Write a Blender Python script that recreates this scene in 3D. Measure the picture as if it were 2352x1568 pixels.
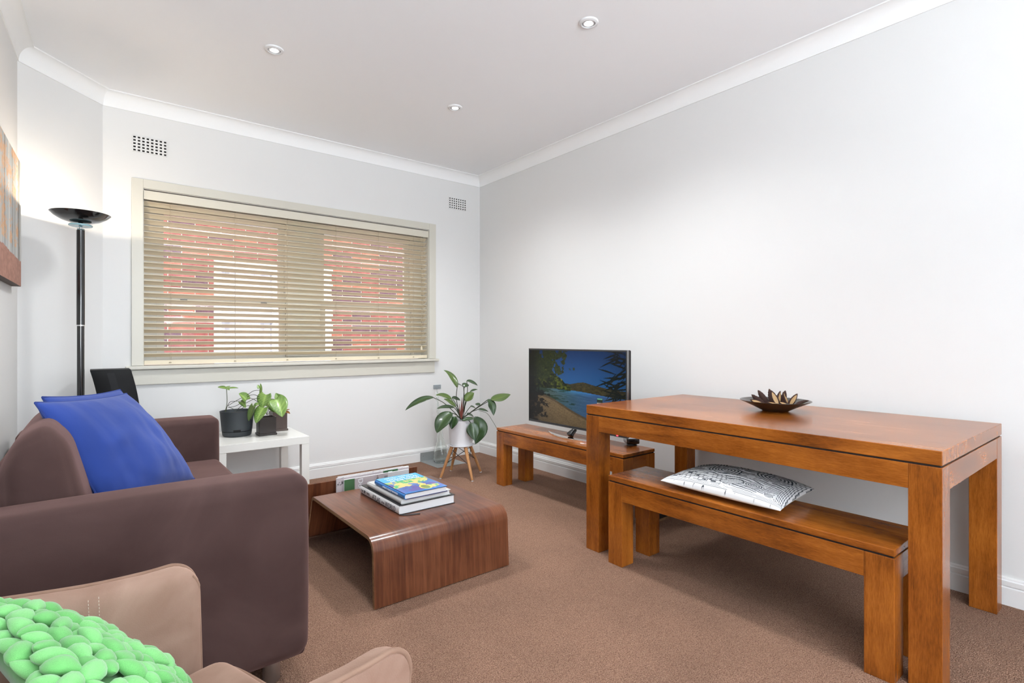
import bpy, bmesh, math, random
import numpy as np
from mathutils import Vector, Matrix

for o in list(bpy.data.objects):
    bpy.data.objects.remove(o, do_unlink=True)
scene = bpy.context.scene
COL = scene.collection
random.seed(7)
rng = np.random.default_rng(7)
PI = math.pi

# ------------------------------------------------------------------ camera
CAM_H, YAW = 1.10, math.radians(38.408)
F_PX, Y0 = 1214.43, 780.43
cam_data = bpy.data.cameras.new('camera')
cam = bpy.data.objects.new('camera', cam_data)
COL.objects.link(cam)
cam.location = (0, 0, CAM_H)
cam.rotation_euler = (PI / 2, 0, -YAW)
cam_data.sensor_width = 36.0
cam_data.lens = F_PX / 2352 * 36.0
cam_data.shift_y = -(784 - Y0) / 2352
cam_data.clip_start = 0.02
cam_data.clip_end = 200
scene.camera = cam

# ------------------------------------------------------------------ view + world
vs = scene.view_settings
vs.view_transform = 'Standard'
vs.look = 'None'
vs.gamma = 1.0
vs.use_curve_mapping = False
vs.exposure = 0.92

world = bpy.data.worlds.new('world')
scene.world = world
world.use_nodes = True
wn = world.node_tree
wn.nodes.clear()
w_out = wn.nodes.new('ShaderNodeOutputWorld')
w_bg = wn.nodes.new('ShaderNodeBackground')
w_bg.inputs['Color'].default_value = (0.86, 0.92, 1.0, 1)
w_bg.inputs['Strength'].default_value = 3.3
wn.links.new(w_bg.outputs[0], w_out.inputs[0])


def area_light(name, loc, rot, sx, sy, power, color=(1, 1, 1)):
    l = bpy.data.lights.new(name, 'AREA')
    l.shape = 'RECTANGLE'
    l.size, l.size_y, l.energy, l.color = sx, sy, power, color
    o = bpy.data.objects.new(name, l)
    COL.objects.link(o)
    o.location, o.rotation_euler = loc, rot
    return o


# added fill light, aimed upwards through an invented window behind the viewpoint
BACK_Y = -2.6
area_light('fill_light_behind_view', (0.62, BACK_Y - 0.32, 1.40), (PI / 2 + 1.12, 0, 1.05), 1.9, 1.9, 205, (0.84, 0.935, 1.0))


# ------------------------------------------------------------------ helpers
ROOT = {}


def base_of(o):
    while o.parent is not None:
        o = o.parent
    return ROOT.get(o.name, Vector((0, 0, 0)))


def tag(o, label=None, cat=None, group=None, kind=None):
    if label: o['label'] = label
    if cat: o['category'] = cat
    if group: o['group'] = group
    if kind: o['kind'] = kind
    return o


def thing(name, label, cat, loc, group=None, kind=None):
    o = bpy.data.objects.new(name, None)
    COL.objects.link(o)
    o.location = loc
    o.empty_display_size = 0.05
    ROOT[o.name] = Vector(loc)
    return tag(o, label, cat, group, kind)


def link(name, me, mat, parent=None, smooth=False, angle=None):
    """one mesh object; vertices are given in world space"""
    o = bpy.data.objects.new(name, me)
    COL.objects.link(o)
    if mat is not None:
        me.materials.append(mat)
    if parent is not None:
        b = base_of(parent)
        me.transform(Matrix.Translation(-b))
        o.parent = parent
    else:
        n = len(me.vertices)
        co = np.empty(n * 3, np.float32)
        me.vertices.foreach_get('co', co)
        co = co.reshape(-1, 3)
        lo, hi = co.min(0), co.max(0)
        b = Vector(((lo[0] + hi[0]) / 2, (lo[1] + hi[1]) / 2, lo[2]))
        me.transform(Matrix.Translation(-b))
        o.location = b
        ROOT[o.name] = b
    if smooth:
        me.polygons.foreach_set('use_smooth', [True] * len(me.polygons))
        if angle:
            try:
                me.set_sharp_from_angle(angle=math.radians(angle))
            except Exception:
                pass
    me.update()
    return o


def mesh_from(verts, faces, name='m'):
    me = bpy.data.meshes.new(name)
    me.from_pydata([tuple(map(float, v)) for v in verts], [], faces)
    return me


def bm_mesh(bm, name='m'):
    bmesh.ops.recalc_face_normals(bm, faces=bm.faces)
    me = bpy.data.meshes.new(name)
    bm.to_mesh(me)
    bm.free()
    return me


def bm_box(bm, x0, x1, y0, y1, z0, z1):
    v = [bm.verts.new(p) for p in ((x0, y0, z0), (x1, y0, z0), (x1, y1, z0), (x0, y1, z0),
                                   (x0, y0, z1), (x1, y0, z1), (x1, y1, z1), (x0, y1, z1))]
    for f in ((0, 3, 2, 1), (4, 5, 6, 7), (0, 1, 5, 4), (1, 2, 6, 5), (2, 3, 7, 6), (3, 0, 4, 7)):
        bm.faces.new([v[i] for i in f])


def box(name, b, mat, parent=None, bevel=0.0, seg=2, M=None):
    bm = bmesh.new()
    bm_box(bm, *b)
    if bevel > 0:
        bmesh.ops.bevel(bm, geom=bm.edges[:], offset=bevel, segments=seg, affect='EDGES', profile=0.5)
    me = bm_mesh(bm)
    if M is not None:
        me.transform(M)
    return link(name, me, mat, parent, smooth=bevel > 0.01, angle=35)


def boxes(name, bl, mat, parent=None, bevel=0.0):
    bm = bmesh.new()
    for b in bl:
        bm_box(bm, *b)
    if bevel > 0:
        bmesh.ops.bevel(bm, geom=bm.edges[:], offset=bevel, segments=2, affect='EDGES', profile=0.5)
    return link(name, bm_mesh(bm), mat, parent)


def rect_frame(x0, x1, y0, y1, z0, z1, wl, wr, wb, wt_):
    """four butt-jointed members around an opening"""
    return [(x0, x0 + wl, y0, y1, z0, z1), (x1 - wr, x1, y0, y1, z0, z1), (x0 + wl, x1 - wr, y0, y1, z0, z0 + wb), (x0 + wl, x1 - wr, y0, y1, z1 - wt_, z1)]


def prism(name, poly, fn, a0, a1, mat, parent=None, smooth=False, bevel=0.0, angle=30):
    """extrude a closed 2D polygon; fn(u, v, a) -> world point"""
    n = len(poly)
    vs_ = [fn(u, v, a0) for u, v in poly] + [fn(u, v, a1) for u, v in poly]
    fs = [[i, (i + 1) % n, n + (i + 1) % n, n + i] for i in range(n)]
    fs += [list(range(n))[::-1], list(range(n, 2 * n))]
    bm = bmesh.new()
    bv = [bm.verts.new(p) for p in vs_]
    for f in fs:
        bm.faces.new([bv[i] for i in f])
    if bevel > 0:
        bmesh.ops.recalc_face_normals(bm, faces=bm.faces)
        ed = [e for e in bm.edges if e.calc_face_angle(0) > 0.6]
        bmesh.ops.bevel(bm, geom=ed, offset=bevel, segments=2, affect='EDGES', profile=0.5)
    return link(name, bm_mesh(bm), mat, parent, smooth=smooth, angle=angle)


def sweep_data(path, radius, sides=10, cap=True):
    P = [Vector(p) for p in path]
    n = len(P)
    rad = radius if isinstance(radius, (list, tuple)) else [radius] * n
    verts, faces = [], []
    up = Vector((0, 0, 1))
    prev = None
    for i in range(n):
        t = (P[min(i + 1, n - 1)] - P[max(i - 1, 0)]).normalized()
        if prev is None:
            a = up if abs(t.z) < 0.9 else Vector((1, 0, 0))
            nx = t.cross(a).normalized()
        else:
            nx = (prev - t * prev.dot(t)).normalized()
        prev = nx
        ny = t.cross(nx)
        for k in range(sides):
            a = 2 * PI * k / sides
            verts.append(P[i] + nx * (rad[i] * math.cos(a)) + ny * (rad[i] * math.sin(a)))
    for i in range(n - 1):
        for k in range(sides):
            k2 = (k + 1) % sides
            faces.append([i * sides + k, i * sides + k2, (i + 1) * sides + k2, (i + 1) * sides + k])
    if cap:
        faces.append(list(range(sides))[::-1])
        faces.append(list(range((n - 1) * sides, n * sides)))
    return verts, faces


def sweep(name, path, radius, mat, parent=None, sides=10):
    v, f = sweep_data(path, radius, sides)
    return link(name, mesh_from(v, f), mat, parent, smooth=True, angle=50)


def sweeps(name, paths, radius, mat, parent=None, sides=6):
    V, Fc = [], []
    for p in paths:
        v, f = sweep_data(p, radius, sides)
        o = len(V)
        V += v
        Fc += [[i + o for i in q] for q in f]
    return link(name, mesh_from(V, Fc), mat, parent, smooth=True, angle=50)


def spline(pts, n=16):
    """Catmull-Rom through pts"""
    P = [np.array(p, float) for p in pts]
    P = [2 * P[0] - P[1]] + P + [2 * P[-1] - P[-2]]
    out = []
    m = len(P) - 3
    for i in range(m):
        p0, p1, p2, p3 = P[i:i + 4]
        k = max(2, n // m)
        for j in range(k):
            t = j / k
            out.append(0.5 * ((2 * p1) + (-p0 + p2) * t + (2 * p0 - 5 * p1 + 4 * p2 - p3) * t * t
                              + (-p0 + 3 * p1 - 3 * p2 + p3) * t ** 3))
    out.append(P[-2])
    return out


def lathe(name, prof, c, mat, parent=None, seg=40, closed=False, angle=40):
    """prof: list of (r, z); c: centre (x, y, z offset)"""
    verts, faces = [], []
    n = len(prof)
    for r, z in prof:
        for k in range(seg):
            a = 2 * PI * k / seg
            verts.append((c[0] + r * math.cos(a), c[1] + r * math.sin(a), c[2] + z))
    m = n if closed else n - 1
    for i in range(m):
        j = (i + 1) % n
        for k in range(seg):
            k2 = (k + 1) % seg
            faces.append([i * seg + k, i * seg + k2, j * seg + k2, j * seg + k])
    bm = bmesh.new()
    bv = [bm.verts.new(p) for p in verts]
    for f in faces:
        bm.faces.new([bv[i] for i in f])
    if not closed:
        for i in (0, n - 1):
            if prof[i][0] > 1e-6:
                bm.faces.new([bv[i * seg + k] for k in range(seg)])
    bmesh.ops.remove_doubles(bm, verts=bm.verts, dist=1e-7)
    return link(name, bm_mesh(bm), mat, parent, smooth=True, angle=angle)


def rbox_mesh(half, r, bulge=(0, 0, 0), n=8, fn=None):
    """soft box: rounded edges, optional swelling of each face; fn maps local->world arrays"""
    half = np.array(half, float)

    def axis(h):
        m = min(r / h, 0.98)
        a = np.linspace(-1, -1 + m, 6)[:-1]
        b = np.linspace(-1 + m, 1 - m, n)
        return np.concatenate([a, b, -a[::-1]])
    V, Fc = [], []
    for k in range(3):
        i, j = (k + 1) % 3, (k + 2) % 3
        A, B = axis(half[i]), axis(half[j])
        for s in (-1, 1):
            o = len(V)
            for a in A:
                for b in B:
                    p = np.zeros(3)
                    p[k], p[i], p[j] = s, a, b
                    q = p * half
                    inner = np.clip(q, -(half - r), half - r)
                    d = q - inner
                    L = np.linalg.norm(d)
                    pos = inner + r * d / L if L > 1e-9 else q
                    w = [(1 - p[1] ** 2) * (1 - p[2] ** 2), (1 - p[0] ** 2) * (1 - p[2] ** 2), (1 - p[0] ** 2) * (1 - p[1] ** 2)]
                    for e in range(3):
                        pos[e] += np.sign(p[e]) * bulge[e] * w[e] * abs(p[e])
                    V.append(pos)
            nb = len(B)
            for x in range(len(A) - 1):
                for y in range(nb - 1):
                    q = [o + x * nb + y, o + (x + 1) * nb + y, o + (x + 1) * nb + y + 1, o + x * nb + y + 1]
                    Fc.append(q if s > 0 else q[::-1])
    V = np.array(V)
    if fn:
        V = fn(V)
    bm = bmesh.new()
    bv = [bm.verts.new(p) for p in V]
    for f in Fc:
        bm.faces.new([bv[t] for t in f])
    bmesh.ops.remove_doubles(bm, verts=bm.verts, dist=1e-5)
    return bm_mesh(bm)


def rbox(name, b, r, mat, parent=None, bulge=(0, 0, 0), n=8, warp=None):
    c = np.array([(b[0] + b[1]) / 2, (b[2] + b[3]) / 2, (b[4] + b[5]) / 2])
    half = ((b[1] - b[0]) / 2, (b[3] - b[2]) / 2, (b[5] - b[4]) / 2)

    def fn(V):
        V = V + c
        return warp(V) if warp else V
    return link(name, rbox_mesh(half, r, bulge, n, fn), mat, parent, smooth=True)


# value noise for prints and soft wrinkles
def vnoise(x, y, seed=0):
    xi, yi = np.floor(x).astype(int), np.floor(y).astype(int)
    xf, yf = x - xi, y - yi
    u, v = xf * xf * (3 - 2 * xf), yf * yf * (3 - 2 * yf)

    def hsh(a, b):
        n = (a * 374761393 + b * 668265263 + seed * 144665) & 0x7fffffff
        n = ((n ^ (n >> 13)) * 1274126177) & 0x7fffffff
        return ((n ^ (n >> 16)) & 0xffff) / 65535.0
    return (hsh(xi, yi) * (1 - u) + hsh(xi + 1, yi) * u) * (1 - v) + (hsh(xi, yi + 1) * (1 - u) + hsh(xi + 1, yi + 1) * u) * v


def fbm(x, y, seed=0, oct=4):
    s, a, t = 0, 0.5, 0
    for i in range(oct):
        s = s + a * vnoise(x * 2 ** i, y * 2 ** i, seed + i)
        t += a
        a *= 0.5
    return s / t


def srgb(*c):
    return tuple(((v / 255) / 12.92 if v / 255 <= 0.04045 else ((v / 255 + 0.055) / 1.055) ** 2.4) for v in c)


def lin(a):
    a = np.clip(a, 0, 255) / 255.0
    return np.where(a <= 0.04045, a / 12.92, ((a + 0.055) / 1.055) ** 2.4)


def sm(e0, e1, x):
    t = np.clip((x - e0) / (e1 - e0), 0, 1)
    return t * t * (3 - 2 * t)


def set_cols(me, rgb):
    ca = me.color_attributes.new('Col', 'FLOAT_COLOR', 'POINT')
    a = np.ones((len(me.vertices), 4), np.float32)
    a[:, :3] = rgb
    ca.data.foreach_set('color', a.ravel())


def print_grid(name, fn, nx, ny, colour, mat, parent, smooth=True):
    """flat or curved printed surface; fn(u,v)->world (N,3); colour(u,v)->(N,3) linear"""
    U, V = np.meshgrid(np.linspace(0, 1, nx), np.linspace(0, 1, ny))
    u, v = U.ravel(), V.ravel()
    P = fn(u, v)
    faces = [[j * nx + i, j * nx + i + 1, (j + 1) * nx + i + 1, (j + 1) * nx + i] for j in range(ny - 1) for i in range(nx - 1)]
    me = mesh_from(P, faces)
    set_cols(me, colour(u, v))
    return link(name, me, mat, parent, smooth=smooth)


# ------------------------------------------------------------------ materials
def new_mat(name):
    m = bpy.data.materials.new(name)
    m.use_nodes = True
    nt = m.node_tree
    return m, nt, nt.nodes['Principled BSDF']


def mat(name, col, rough=0.5, metal=0.0, coat=0.0, coat_rough=0.1, spec=0.5, sheen=0.0, emis=None, es=1.0, bump=None, var=0.0, vscale=8.0):
    m, nt, p = new_mat(name)
    p.inputs['Base Color'].default_value = (*col, 1)
    p.inputs['Roughness'].default_value = rough
    p.inputs['Metallic'].default_value = metal
    p.inputs['Coat Weight'].default_value = coat
    p.inputs['Coat Roughness'].default_value = coat_rough
    p.inputs['Specular IOR Level'].default_value = spec
    p.inputs['Sheen Weight'].default_value = sheen
    if emis:
        p.inputs['Emission Color'].default_value = (*emis, 1)
        p.inputs['Emission Strength'].default_value = es
    tc = nt.nodes.new('ShaderNodeTexCoord')
    if var > 0:
        nz = nt.nodes.new('ShaderNodeTexNoise')
        nz.inputs['Scale'].default_value = vscale
        nz.inputs['Detail'].default_value = 4
        nt.links.new(tc.outputs['Object'], nz.inputs['Vector'])
        rp = nt.nodes.new('ShaderNodeValToRGB')
        rp.color_ramp.elements[0].position = 0.3
        rp.color_ramp.elements[1].position = 0.7
        rp.color_ramp.elements[0].color = (*[c * (1 - var) for c in col], 1)
        rp.color_ramp.elements[1].color = (*[min(1, c * (1 + var)) for c in col], 1)
        nt.links.new(nz.outputs['Fac'], rp.inputs['Fac'])
        nt.links.new(rp.outputs['Color'], p.inputs['Base Color'])
    if bump:
        nz = nt.nodes.new('ShaderNodeTexNoise')
        nz.inputs['Scale'].default_value = bump[0]
        nz.inputs['Detail'].default_value = 3
        nt.links.new(tc.outputs['Object'], nz.inputs['Vector'])
        bp = nt.nodes.new('ShaderNodeBump')
        bp.inputs['Strength'].default_value = bump[1]
        bp.inputs['Distance'].default_value = bump[2]
        nt.links.new(nz.outputs['Fac'], bp.inputs['Height'])
        nt.links.new(bp.outputs['Normal'], p.inputs['Normal'])
    return m


def wood(name, axis, dark, mid, light, rough=0.28, coat=0.4, stripes=26.0, stretch=9.0, knots=True, band=0.35):
    """grain runs along `axis`; each board differs through its object random value"""
    m, nt, p = new_mat(name)
    L = nt.links.new
    N = nt.nodes.new
    tc, oi = N('ShaderNodeTexCoord'), N('ShaderNodeObjectInfo')
    add = N('ShaderNodeVectorMath'); add.operation = 'ADD'
    mul = N('ShaderNodeVectorMath'); mul.operation = 'SCALE'
    comb = N('ShaderNodeCombineXYZ')
    for i in range(3):
        L(oi.outputs['Random'], comb.inputs[i])
    L(comb.outputs[0], mul.inputs[0]); mul.inputs['Scale'].default_value = 13.7
    L(tc.outputs['Object'], add.inputs[0]); L(mul.outputs[0], add.inputs[1])
    mp = N('ShaderNodeMapping')
    s = [stretch] * 3
    for ax in axis:
        s['XYZ'.index(ax)] = 1.0
    mp.inputs['Scale'].default_value = s
    L(add.outputs[0], mp.inputs['Vector'])
    n1 = N('ShaderNodeTexNoise'); n1.inputs['Scale'].default_value = 1.6; n1.inputs['Detail'].default_value = 5; n1.inputs['Distortion'].default_value = 1.2
    L(mp.outputs[0], n1.inputs['Vector'])
    n2 = N('ShaderNodeTexNoise'); n2.inputs['Scale'].default_value = stripes; n2.inputs['Detail'].default_value = 4; n2.inputs['Roughness'].default_value = 0.65
    L(mp.outputs[0], n2.inputs['Vector'])
    n3 = N('ShaderNodeTexNoise'); n3.inputs['Scale'].default_value = 3.5; n3.inputs['Detail'].default_value = 3
    L(add.outputs[0], n3.inputs['Vector'])
    m1 = N('ShaderNodeMath'); m1.operation = 'MULTIPLY_ADD'
    L(n2.outputs['Fac'], m1.inputs[0]); m1.inputs[1].default_value = band
    m2 = N('ShaderNodeMath'); m2.operation = 'MULTIPLY'; m2.inputs[1].default_value = 1 - band
    L(n1.outputs['Fac'], m2.inputs[0]); L(m2.outputs[0], m1.inputs[2])
    m3 = N('ShaderNodeMath'); m3.operation = 'MULTIPLY_ADD'; m3.inputs[1].default_value = 0.55
    L(n3.outputs['Fac'], m3.inputs[0]); L(m1.outputs[0], m3.inputs[2])
    rp = N('ShaderNodeValToRGB')
    e = rp.color_ramp.elements
    e[0].position, e[0].color = 0.50, (*dark, 1)
    e[1].position, e[1].color = 1.0, (*light, 1)
    k = e.new(0.74); k.color = (*mid, 1)
    L(m3.outputs[0], rp.inputs['Fac'])
    L(rp.outputs['Color'], p.inputs['Base Color'])
    p.inputs['Roughness'].default_value = rough
    p.inputs['Coat Weight'].default_value = coat
    p.inputs['Coat Roughness'].default_value = 0.12
    bp = N('ShaderNodeBump'); bp.inputs['Strength'].default_value = 0.03; bp.inputs['Distance'].default_value = 0.001
    p.inputs['Specular IOR Level'].default_value = 0.36
    L(n2.outputs['Fac'], bp.inputs['Height']); L(bp.outputs['Normal'], p.inputs['Normal'])
    return m


def attr_mat(name, rough=0.6, emission=0.0, coat=0.0, bump=None, base_scale=1.0):
    m, nt, p = new_mat(name)
    a = nt.nodes.new('ShaderNodeAttribute')
    a.attribute_name = 'Col'
    p.inputs['Roughness'].default_value = rough
    p.inputs['Coat Weight'].default_value = coat
    if emission > 0:
        p.inputs['Base Color'].default_value = (0.004, 0.004, 0.005, 1)
        nt.links.new(a.outputs['Color'], p.inputs['Emission Color'])
        p.inputs['Emission Strength'].default_value = emission
        p.inputs['Specular IOR Level'].default_value = 0.25
    else:
        nt.links.new(a.outputs['Color'], p.inputs['Base Color'])
    if bump:
        tc = nt.nodes.new('ShaderNodeTexCoord')
        nz = nt.nodes.new('ShaderNodeTexNoise')
        nz.inputs['Scale'].default_value = bump[0]
        nt.links.new(tc.outputs['Object'], nz.inputs['Vector'])
        bp = nt.nodes.new('ShaderNodeBump')
        bp.inputs['Strength'].default_value = bump[1]
        bp.inputs['Distance'].default_value = bump[2]
        nt.links.new(nz.outputs['Fac'], bp.inputs['Height'])
        nt.links.new(bp.outputs['Normal'], p.inputs['Normal'])
    return m


def suede(name, col, light, rough=0.85, scale=5.0, sheen=0.5, cols=None):
    m, nt, p = new_mat(name)
    tc = nt.nodes.new('ShaderNodeTexCoord')
    nz = nt.nodes.new('ShaderNodeTexNoise')
    nz.inputs['Scale'].default_value = scale
    nz.inputs['Detail'].default_value = 5
    nz.inputs['Distortion'].default_value = 0.8
    nt.links.new(tc.outputs['Object'], nz.inputs['Vector'])
    rp = nt.nodes.new('ShaderNodeValToRGB')
    rp.color_ramp.elements[0].position, rp.color_ramp.elements[0].color = 0.36, (*col, 1)
    rp.color_ramp.elements[1].position, rp.color_ramp.elements[1].color = 0.68, (*light, 1)
    nt.links.new(nz.outputs['Fac'], rp.inputs['Fac'])
    nt.links.new(rp.outputs['Color'], p.inputs['Base Color'])
    p.inputs['Roughness'].default_value = rough
    p.inputs['Specular IOR Level'].default_value = 0.2
    p.inputs['Sheen Weight'].default_value = sheen
    p.inputs['Sheen Roughness'].default_value = 0.45
    p.inputs['Sheen Tint'].default_value = (*[min(1, c * 2.2) for c in light], 1)
    n2 = nt.nodes.new('ShaderNodeTexNoise')
    n2.inputs['Scale'].default_value = 420
    nt.links.new(tc.outputs['Object'], n2.inputs['Vector'])
    n3 = nt.nodes.new('ShaderNodeTexNoise')
    n3.inputs['Scale'].default_value = 9
    nt.links.new(tc.outputs['Object'], n3.inputs['Vector'])
    ad = nt.nodes.new('ShaderNodeMath'); ad.operation = 'MULTIPLY_ADD'; ad.inputs[1].default_value = 6.0
    nt.links.new(n3.outputs['Fac'], ad.inputs[0]); nt.links.new(n2.outputs['Fac'], ad.inputs[2])
    bp = nt.nodes.new('ShaderNodeBump')
    bp.inputs['Strength'].default_value = 0.25
    bp.inputs['Distance'].default_value = 0.0012
    nt.links.new(ad.outputs[0], bp.inputs['Height'])
    nt.links.new(bp.outputs['Normal'], p.inputs['Normal'])
    return m


def carpet_mat():
    m, nt, p = new_mat('carpet')
    N, L = nt.nodes.new, nt.links.new
    tc = N('ShaderNodeTexCoord')
    v = N('ShaderNodeTexVoronoi'); v.inputs['Scale'].default_value = 230
    L(tc.outputs['Object'], v.inputs['Vector'])
    n1 = N('ShaderNodeTexNoise'); n1.inputs['Scale'].default_value = 260; n1.inputs['Detail'].default_value = 2
    L(tc.outputs['Object'], n1.inputs['Vector'])
    n2 = N('ShaderNodeTexNoise'); n2.inputs['Scale'].default_value = 2.2; n2.inputs['Detail'].default_value = 4
    L(tc.outputs['Object'], n2.inputs['Vector'])
    rp = N('ShaderNodeValToRGB')
    e = rp.color_ramp.elements
    e[0].position, e[0].color = 0.24, (0.112, 0.056, 0.037, 1)
    e[1].position, e[1].color = 0.80, (0.47, 0.300, 0.215, 1)
    k = e.new(0.5); k.color = (0.285, 0.163, 0.112, 1)
    L(n1.outputs['Fac'], rp.inputs['Fac'])
    mx = N('ShaderNodeMix'); mx.data_type = 'RGBA'; mx.blend_type = 'MULTIPLY'; mx.inputs['Factor'].default_value = 1.0
    r2 = N('ShaderNodeValToRGB')
    r2.color_ramp.elements[0].position, r2.color_ramp.elements[0].color = 0.35, (0.86, 0.86, 0.86, 1)
    r2.color_ramp.elements[1].position, r2.color_ramp.elements[1].color = 0.65, (1.05, 1.04, 1.03, 1)
    L(n2.outputs['Fac'], r2.inputs['Fac'])
    L(rp.outputs['Color'], mx.inputs['A']); L(r2.outputs['Color'], mx.inputs['B'])
    L(mx.outputs['Result'], p.inputs['Base Color'])
    p.inputs['Roughness'].default_value = 0.95
    p.inputs['Specular IOR Level'].default_value = 0.1
    bp = N('ShaderNodeBump'); bp.inputs['Strength'].default_value = 0.9; bp.inputs['Distance'].default_value = 0.004
    ad = N('ShaderNodeMath'); ad.operation = 'SUBTRACT'
    L(n1.outputs['Fac'], ad.inputs[0]); L(v.outputs['Distance'], ad.inputs[1])
    L(ad.outputs[0], bp.inputs['Height']); L(bp.outputs['Normal'], p.inputs['Normal'])
    return m


def glass_mat(name, tint=(1, 1, 1), rough=0.0, ior=1.45):
    m, nt, p = new_mat(name)
    p.inputs['Base Color'].default_value = (*tint, 1)
    p.inputs['Transmission Weight'].default_value = 1.0
    p.inputs['Roughness'].default_value = rough
    p.inputs['IOR'].default_value = ior
    return m


def pane_mat():
    """thin window glass: mostly clear, faint reflection"""
    m, nt, p = new_mat('window_glass')
    nt.nodes.remove(p)
    out = nt.nodes['Material Output']
    tr = nt.nodes.new('ShaderNodeBsdfTransparent')
    gl = nt.nodes.new('ShaderNodeBsdfGlossy'); gl.inputs['Roughness'].default_value = 0.02
    fr = nt.nodes.new('ShaderNodeFresnel'); fr.inputs['IOR'].default_value = 1.45
    mx = nt.nodes.new('ShaderNodeMixShader')
    md = nt.nodes.new('ShaderNodeMath'); md.operation = 'MULTIPLY'; md.inputs[1].default_value = 0.35
    nt.links.new(fr.outputs[0], md.inputs[0]); nt.links.new(md.outputs[0], mx.inputs[0]); nt.links.new(tr.outputs[0], mx.inputs[1]); nt.links.new(gl.outputs[0], mx.inputs[2])
    nt.links.new(mx.outputs[0], out.inputs[0])
    return m


M = {}
M['wall'] = mat('wall_paint', (0.765, 0.76, 0.75), 0.75, spec=0.25, bump=(160, 0.05, 0.001))
M['ceil'] = mat('ceiling_paint', (0.93, 0.935, 0.95), 0.85, spec=0.15)
M['trim'] = mat('white_trim_paint', (0.82, 0.82, 0.815), 0.4, bump=(30, 0.04, 0.001))
M['cornice'] = mat('cornice_paint', (0.90, 0.90, 0.895), 0.7)
M['cream'] = mat('cream_gloss_paint', (0.63, 0.605, 0.53), 0.38, bump=(22, 0.06, 0.001))
M['slat'] = mat('cream_blind_slat', (0.76, 0.67, 0.50), 0.42)
M['valance'] = mat('cream_valance', (0.66, 0.62, 0.52), 0.42)
M['cord'] = mat('beige_cord', (0.42, 0.35, 0.25), 0.8)
M['carpet'] = carpet_mat()
M['brick1'] = mat('red_brick', (0.23, 0.060, 0.050), 0.9, var=0.35, vscale=14, bump=(60, 0.5, 0.004))
M['brick2'] = mat('dark_brick', (0.105, 0.048, 0.060), 0.9, var=0.35, vscale=14, bump=(60, 0.5, 0.004))
M['brick3'] = mat('orange_brick', (0.33, 0.105, 0.066), 0.9, var=0.3, vscale=14, bump=(60, 0.5, 0.004))
M['mortar'] = mat('mortar', (0.55, 0.47, 0.40), 0.95, bump=(80, 0.4, 0.003))
M['concrete'] = mat('outside_concrete', (0.42, 0.40, 0.37), 0.9, var=0.15)
M['pane'] = pane_mat()
M['white_frame'] = mat('white_frame_paint', (0.82, 0.82, 0.83), 0.45)
M['curtain'] = mat('pale_curtain', (0.86, 0.86, 0.90), 0.8)
M['black_hole'] = mat('vent_dark', (0.008, 0.008, 0.008), 0.9)
D = dict(dark=(0.064, 0.018, 0.004), mid=(0.268, 0.074, 0.009), light=(0.49, 0.158, 0.021))
for a in 'XYZ':
    M['wood' + a] = wood('acacia_wood_' + a, a, rough=0.24, coat=0.12, stripes=38.0, band=0.42, **D)
W = dict(dark=(0.040, 0.012, 0.006), mid=(0.120, 0.036, 0.015), light=(0.215, 0.078, 0.034))
M['walnut'] = wood('walnut_veneer', 'YZ', rough=0.33, coat=0.3, stripes=6, stretch=16, band=0.55, **W)
M['ply_edge'] = wood('plywood_edge', 'Y', (0.12, 0.06, 0.03), (0.25, 0.13, 0.06), (0.42, 0.26, 0.14), rough=0.5, coat=0.0, stripes=20, stretch=30)
M['groove'] = mat('shadow_gap_black', (0.012, 0.008, 0.006), 0.7)
M['sofa'] = suede('brown_suede', (0.063, 0.034, 0.031), (0.094, 0.054, 0.049), scale=3.0, sheen=1.0)
M['tan'] = suede('tan_suede', (0.275, 0.165, 0.120), (0.40, 0.265, 0.205), scale=6.0, sheen=0.45)
M['tan_pipe'] = suede('tan_piping', (0.25, 0.15, 0.105), (0.33, 0.21, 0.155), scale=8.0, sheen=0.4)
M['thread'] = mat('pale_thread', (0.62, 0.50, 0.42), 0.7)
M['steel'] = mat('brushed_steel', (0.55, 0.57, 0.60), 0.32, metal=1.0)
M['chrome'] = mat('chrome', (0.85, 0.86, 0.87), 0.08, metal=1.0)
M['blue'] = mat('blue_cotton', (0.018, 0.056, 0.300), 0.85, sheen=0.12, var=0.18, vscale=3.5, bump=(7, 0.35, 0.012))
M['blue_pipe'] = mat('blue_piping', (0.022, 0.05, 0.24), 0.85)
M['white_lam'] = mat('white_laminate', (0.80, 0.79, 0.75), 0.22)
M['white_plastic'] = mat('white_plastic', (0.80, 0.80, 0.83), 0.35)
M['graphite'] = mat('graphite_plastic', (0.040, 0.047, 0.053), 0.55, bump=(300, 0.1, 0.0005))
M['brown_plastic'] = mat('brown_black_ceramic', (0.030, 0.022, 0.019), 0.30)
M['brown_plastic2'] = mat('dark_brown_ceramic', (0.075, 0.05, 0.042), 0.35)
M['soil'] = mat('potting_soil', (0.055, 0.032, 0.022), 0.95, var=0.5, vscale=90, bump=(120, 1.0, 0.006))
M['beech'] = wood('beech_leg', 'Z', (0.34, 0.145, 0.05), (0.46, 0.22, 0.085), (0.56, 0.30, 0.13), rough=0.4, coat=0.15, stripes=14)
M['black_wire'] = mat('black_wire', (0.01, 0.01, 0.012), 0.4)
M['gloss_black'] = mat('gloss_black', (0.010, 0.010, 0.011), 0.12, coat=0.6, coat_rough=0.03)
M['satin_black'] = mat('satin_black', (0.012, 0.012, 0.013), 0.4)
M['dead_black'] = mat('dull_black', (0.004, 0.004, 0.0045), 0.55, spec=0.25)
M['vent_black'] = mat('faint_black', (0.009, 0.009, 0.010), 0.5, spec=0.25)
M['lamp_glass'] = mat('blue_green_glass', (0.36, 0.62, 0.68), 0.12, coat=0.5)
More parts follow.
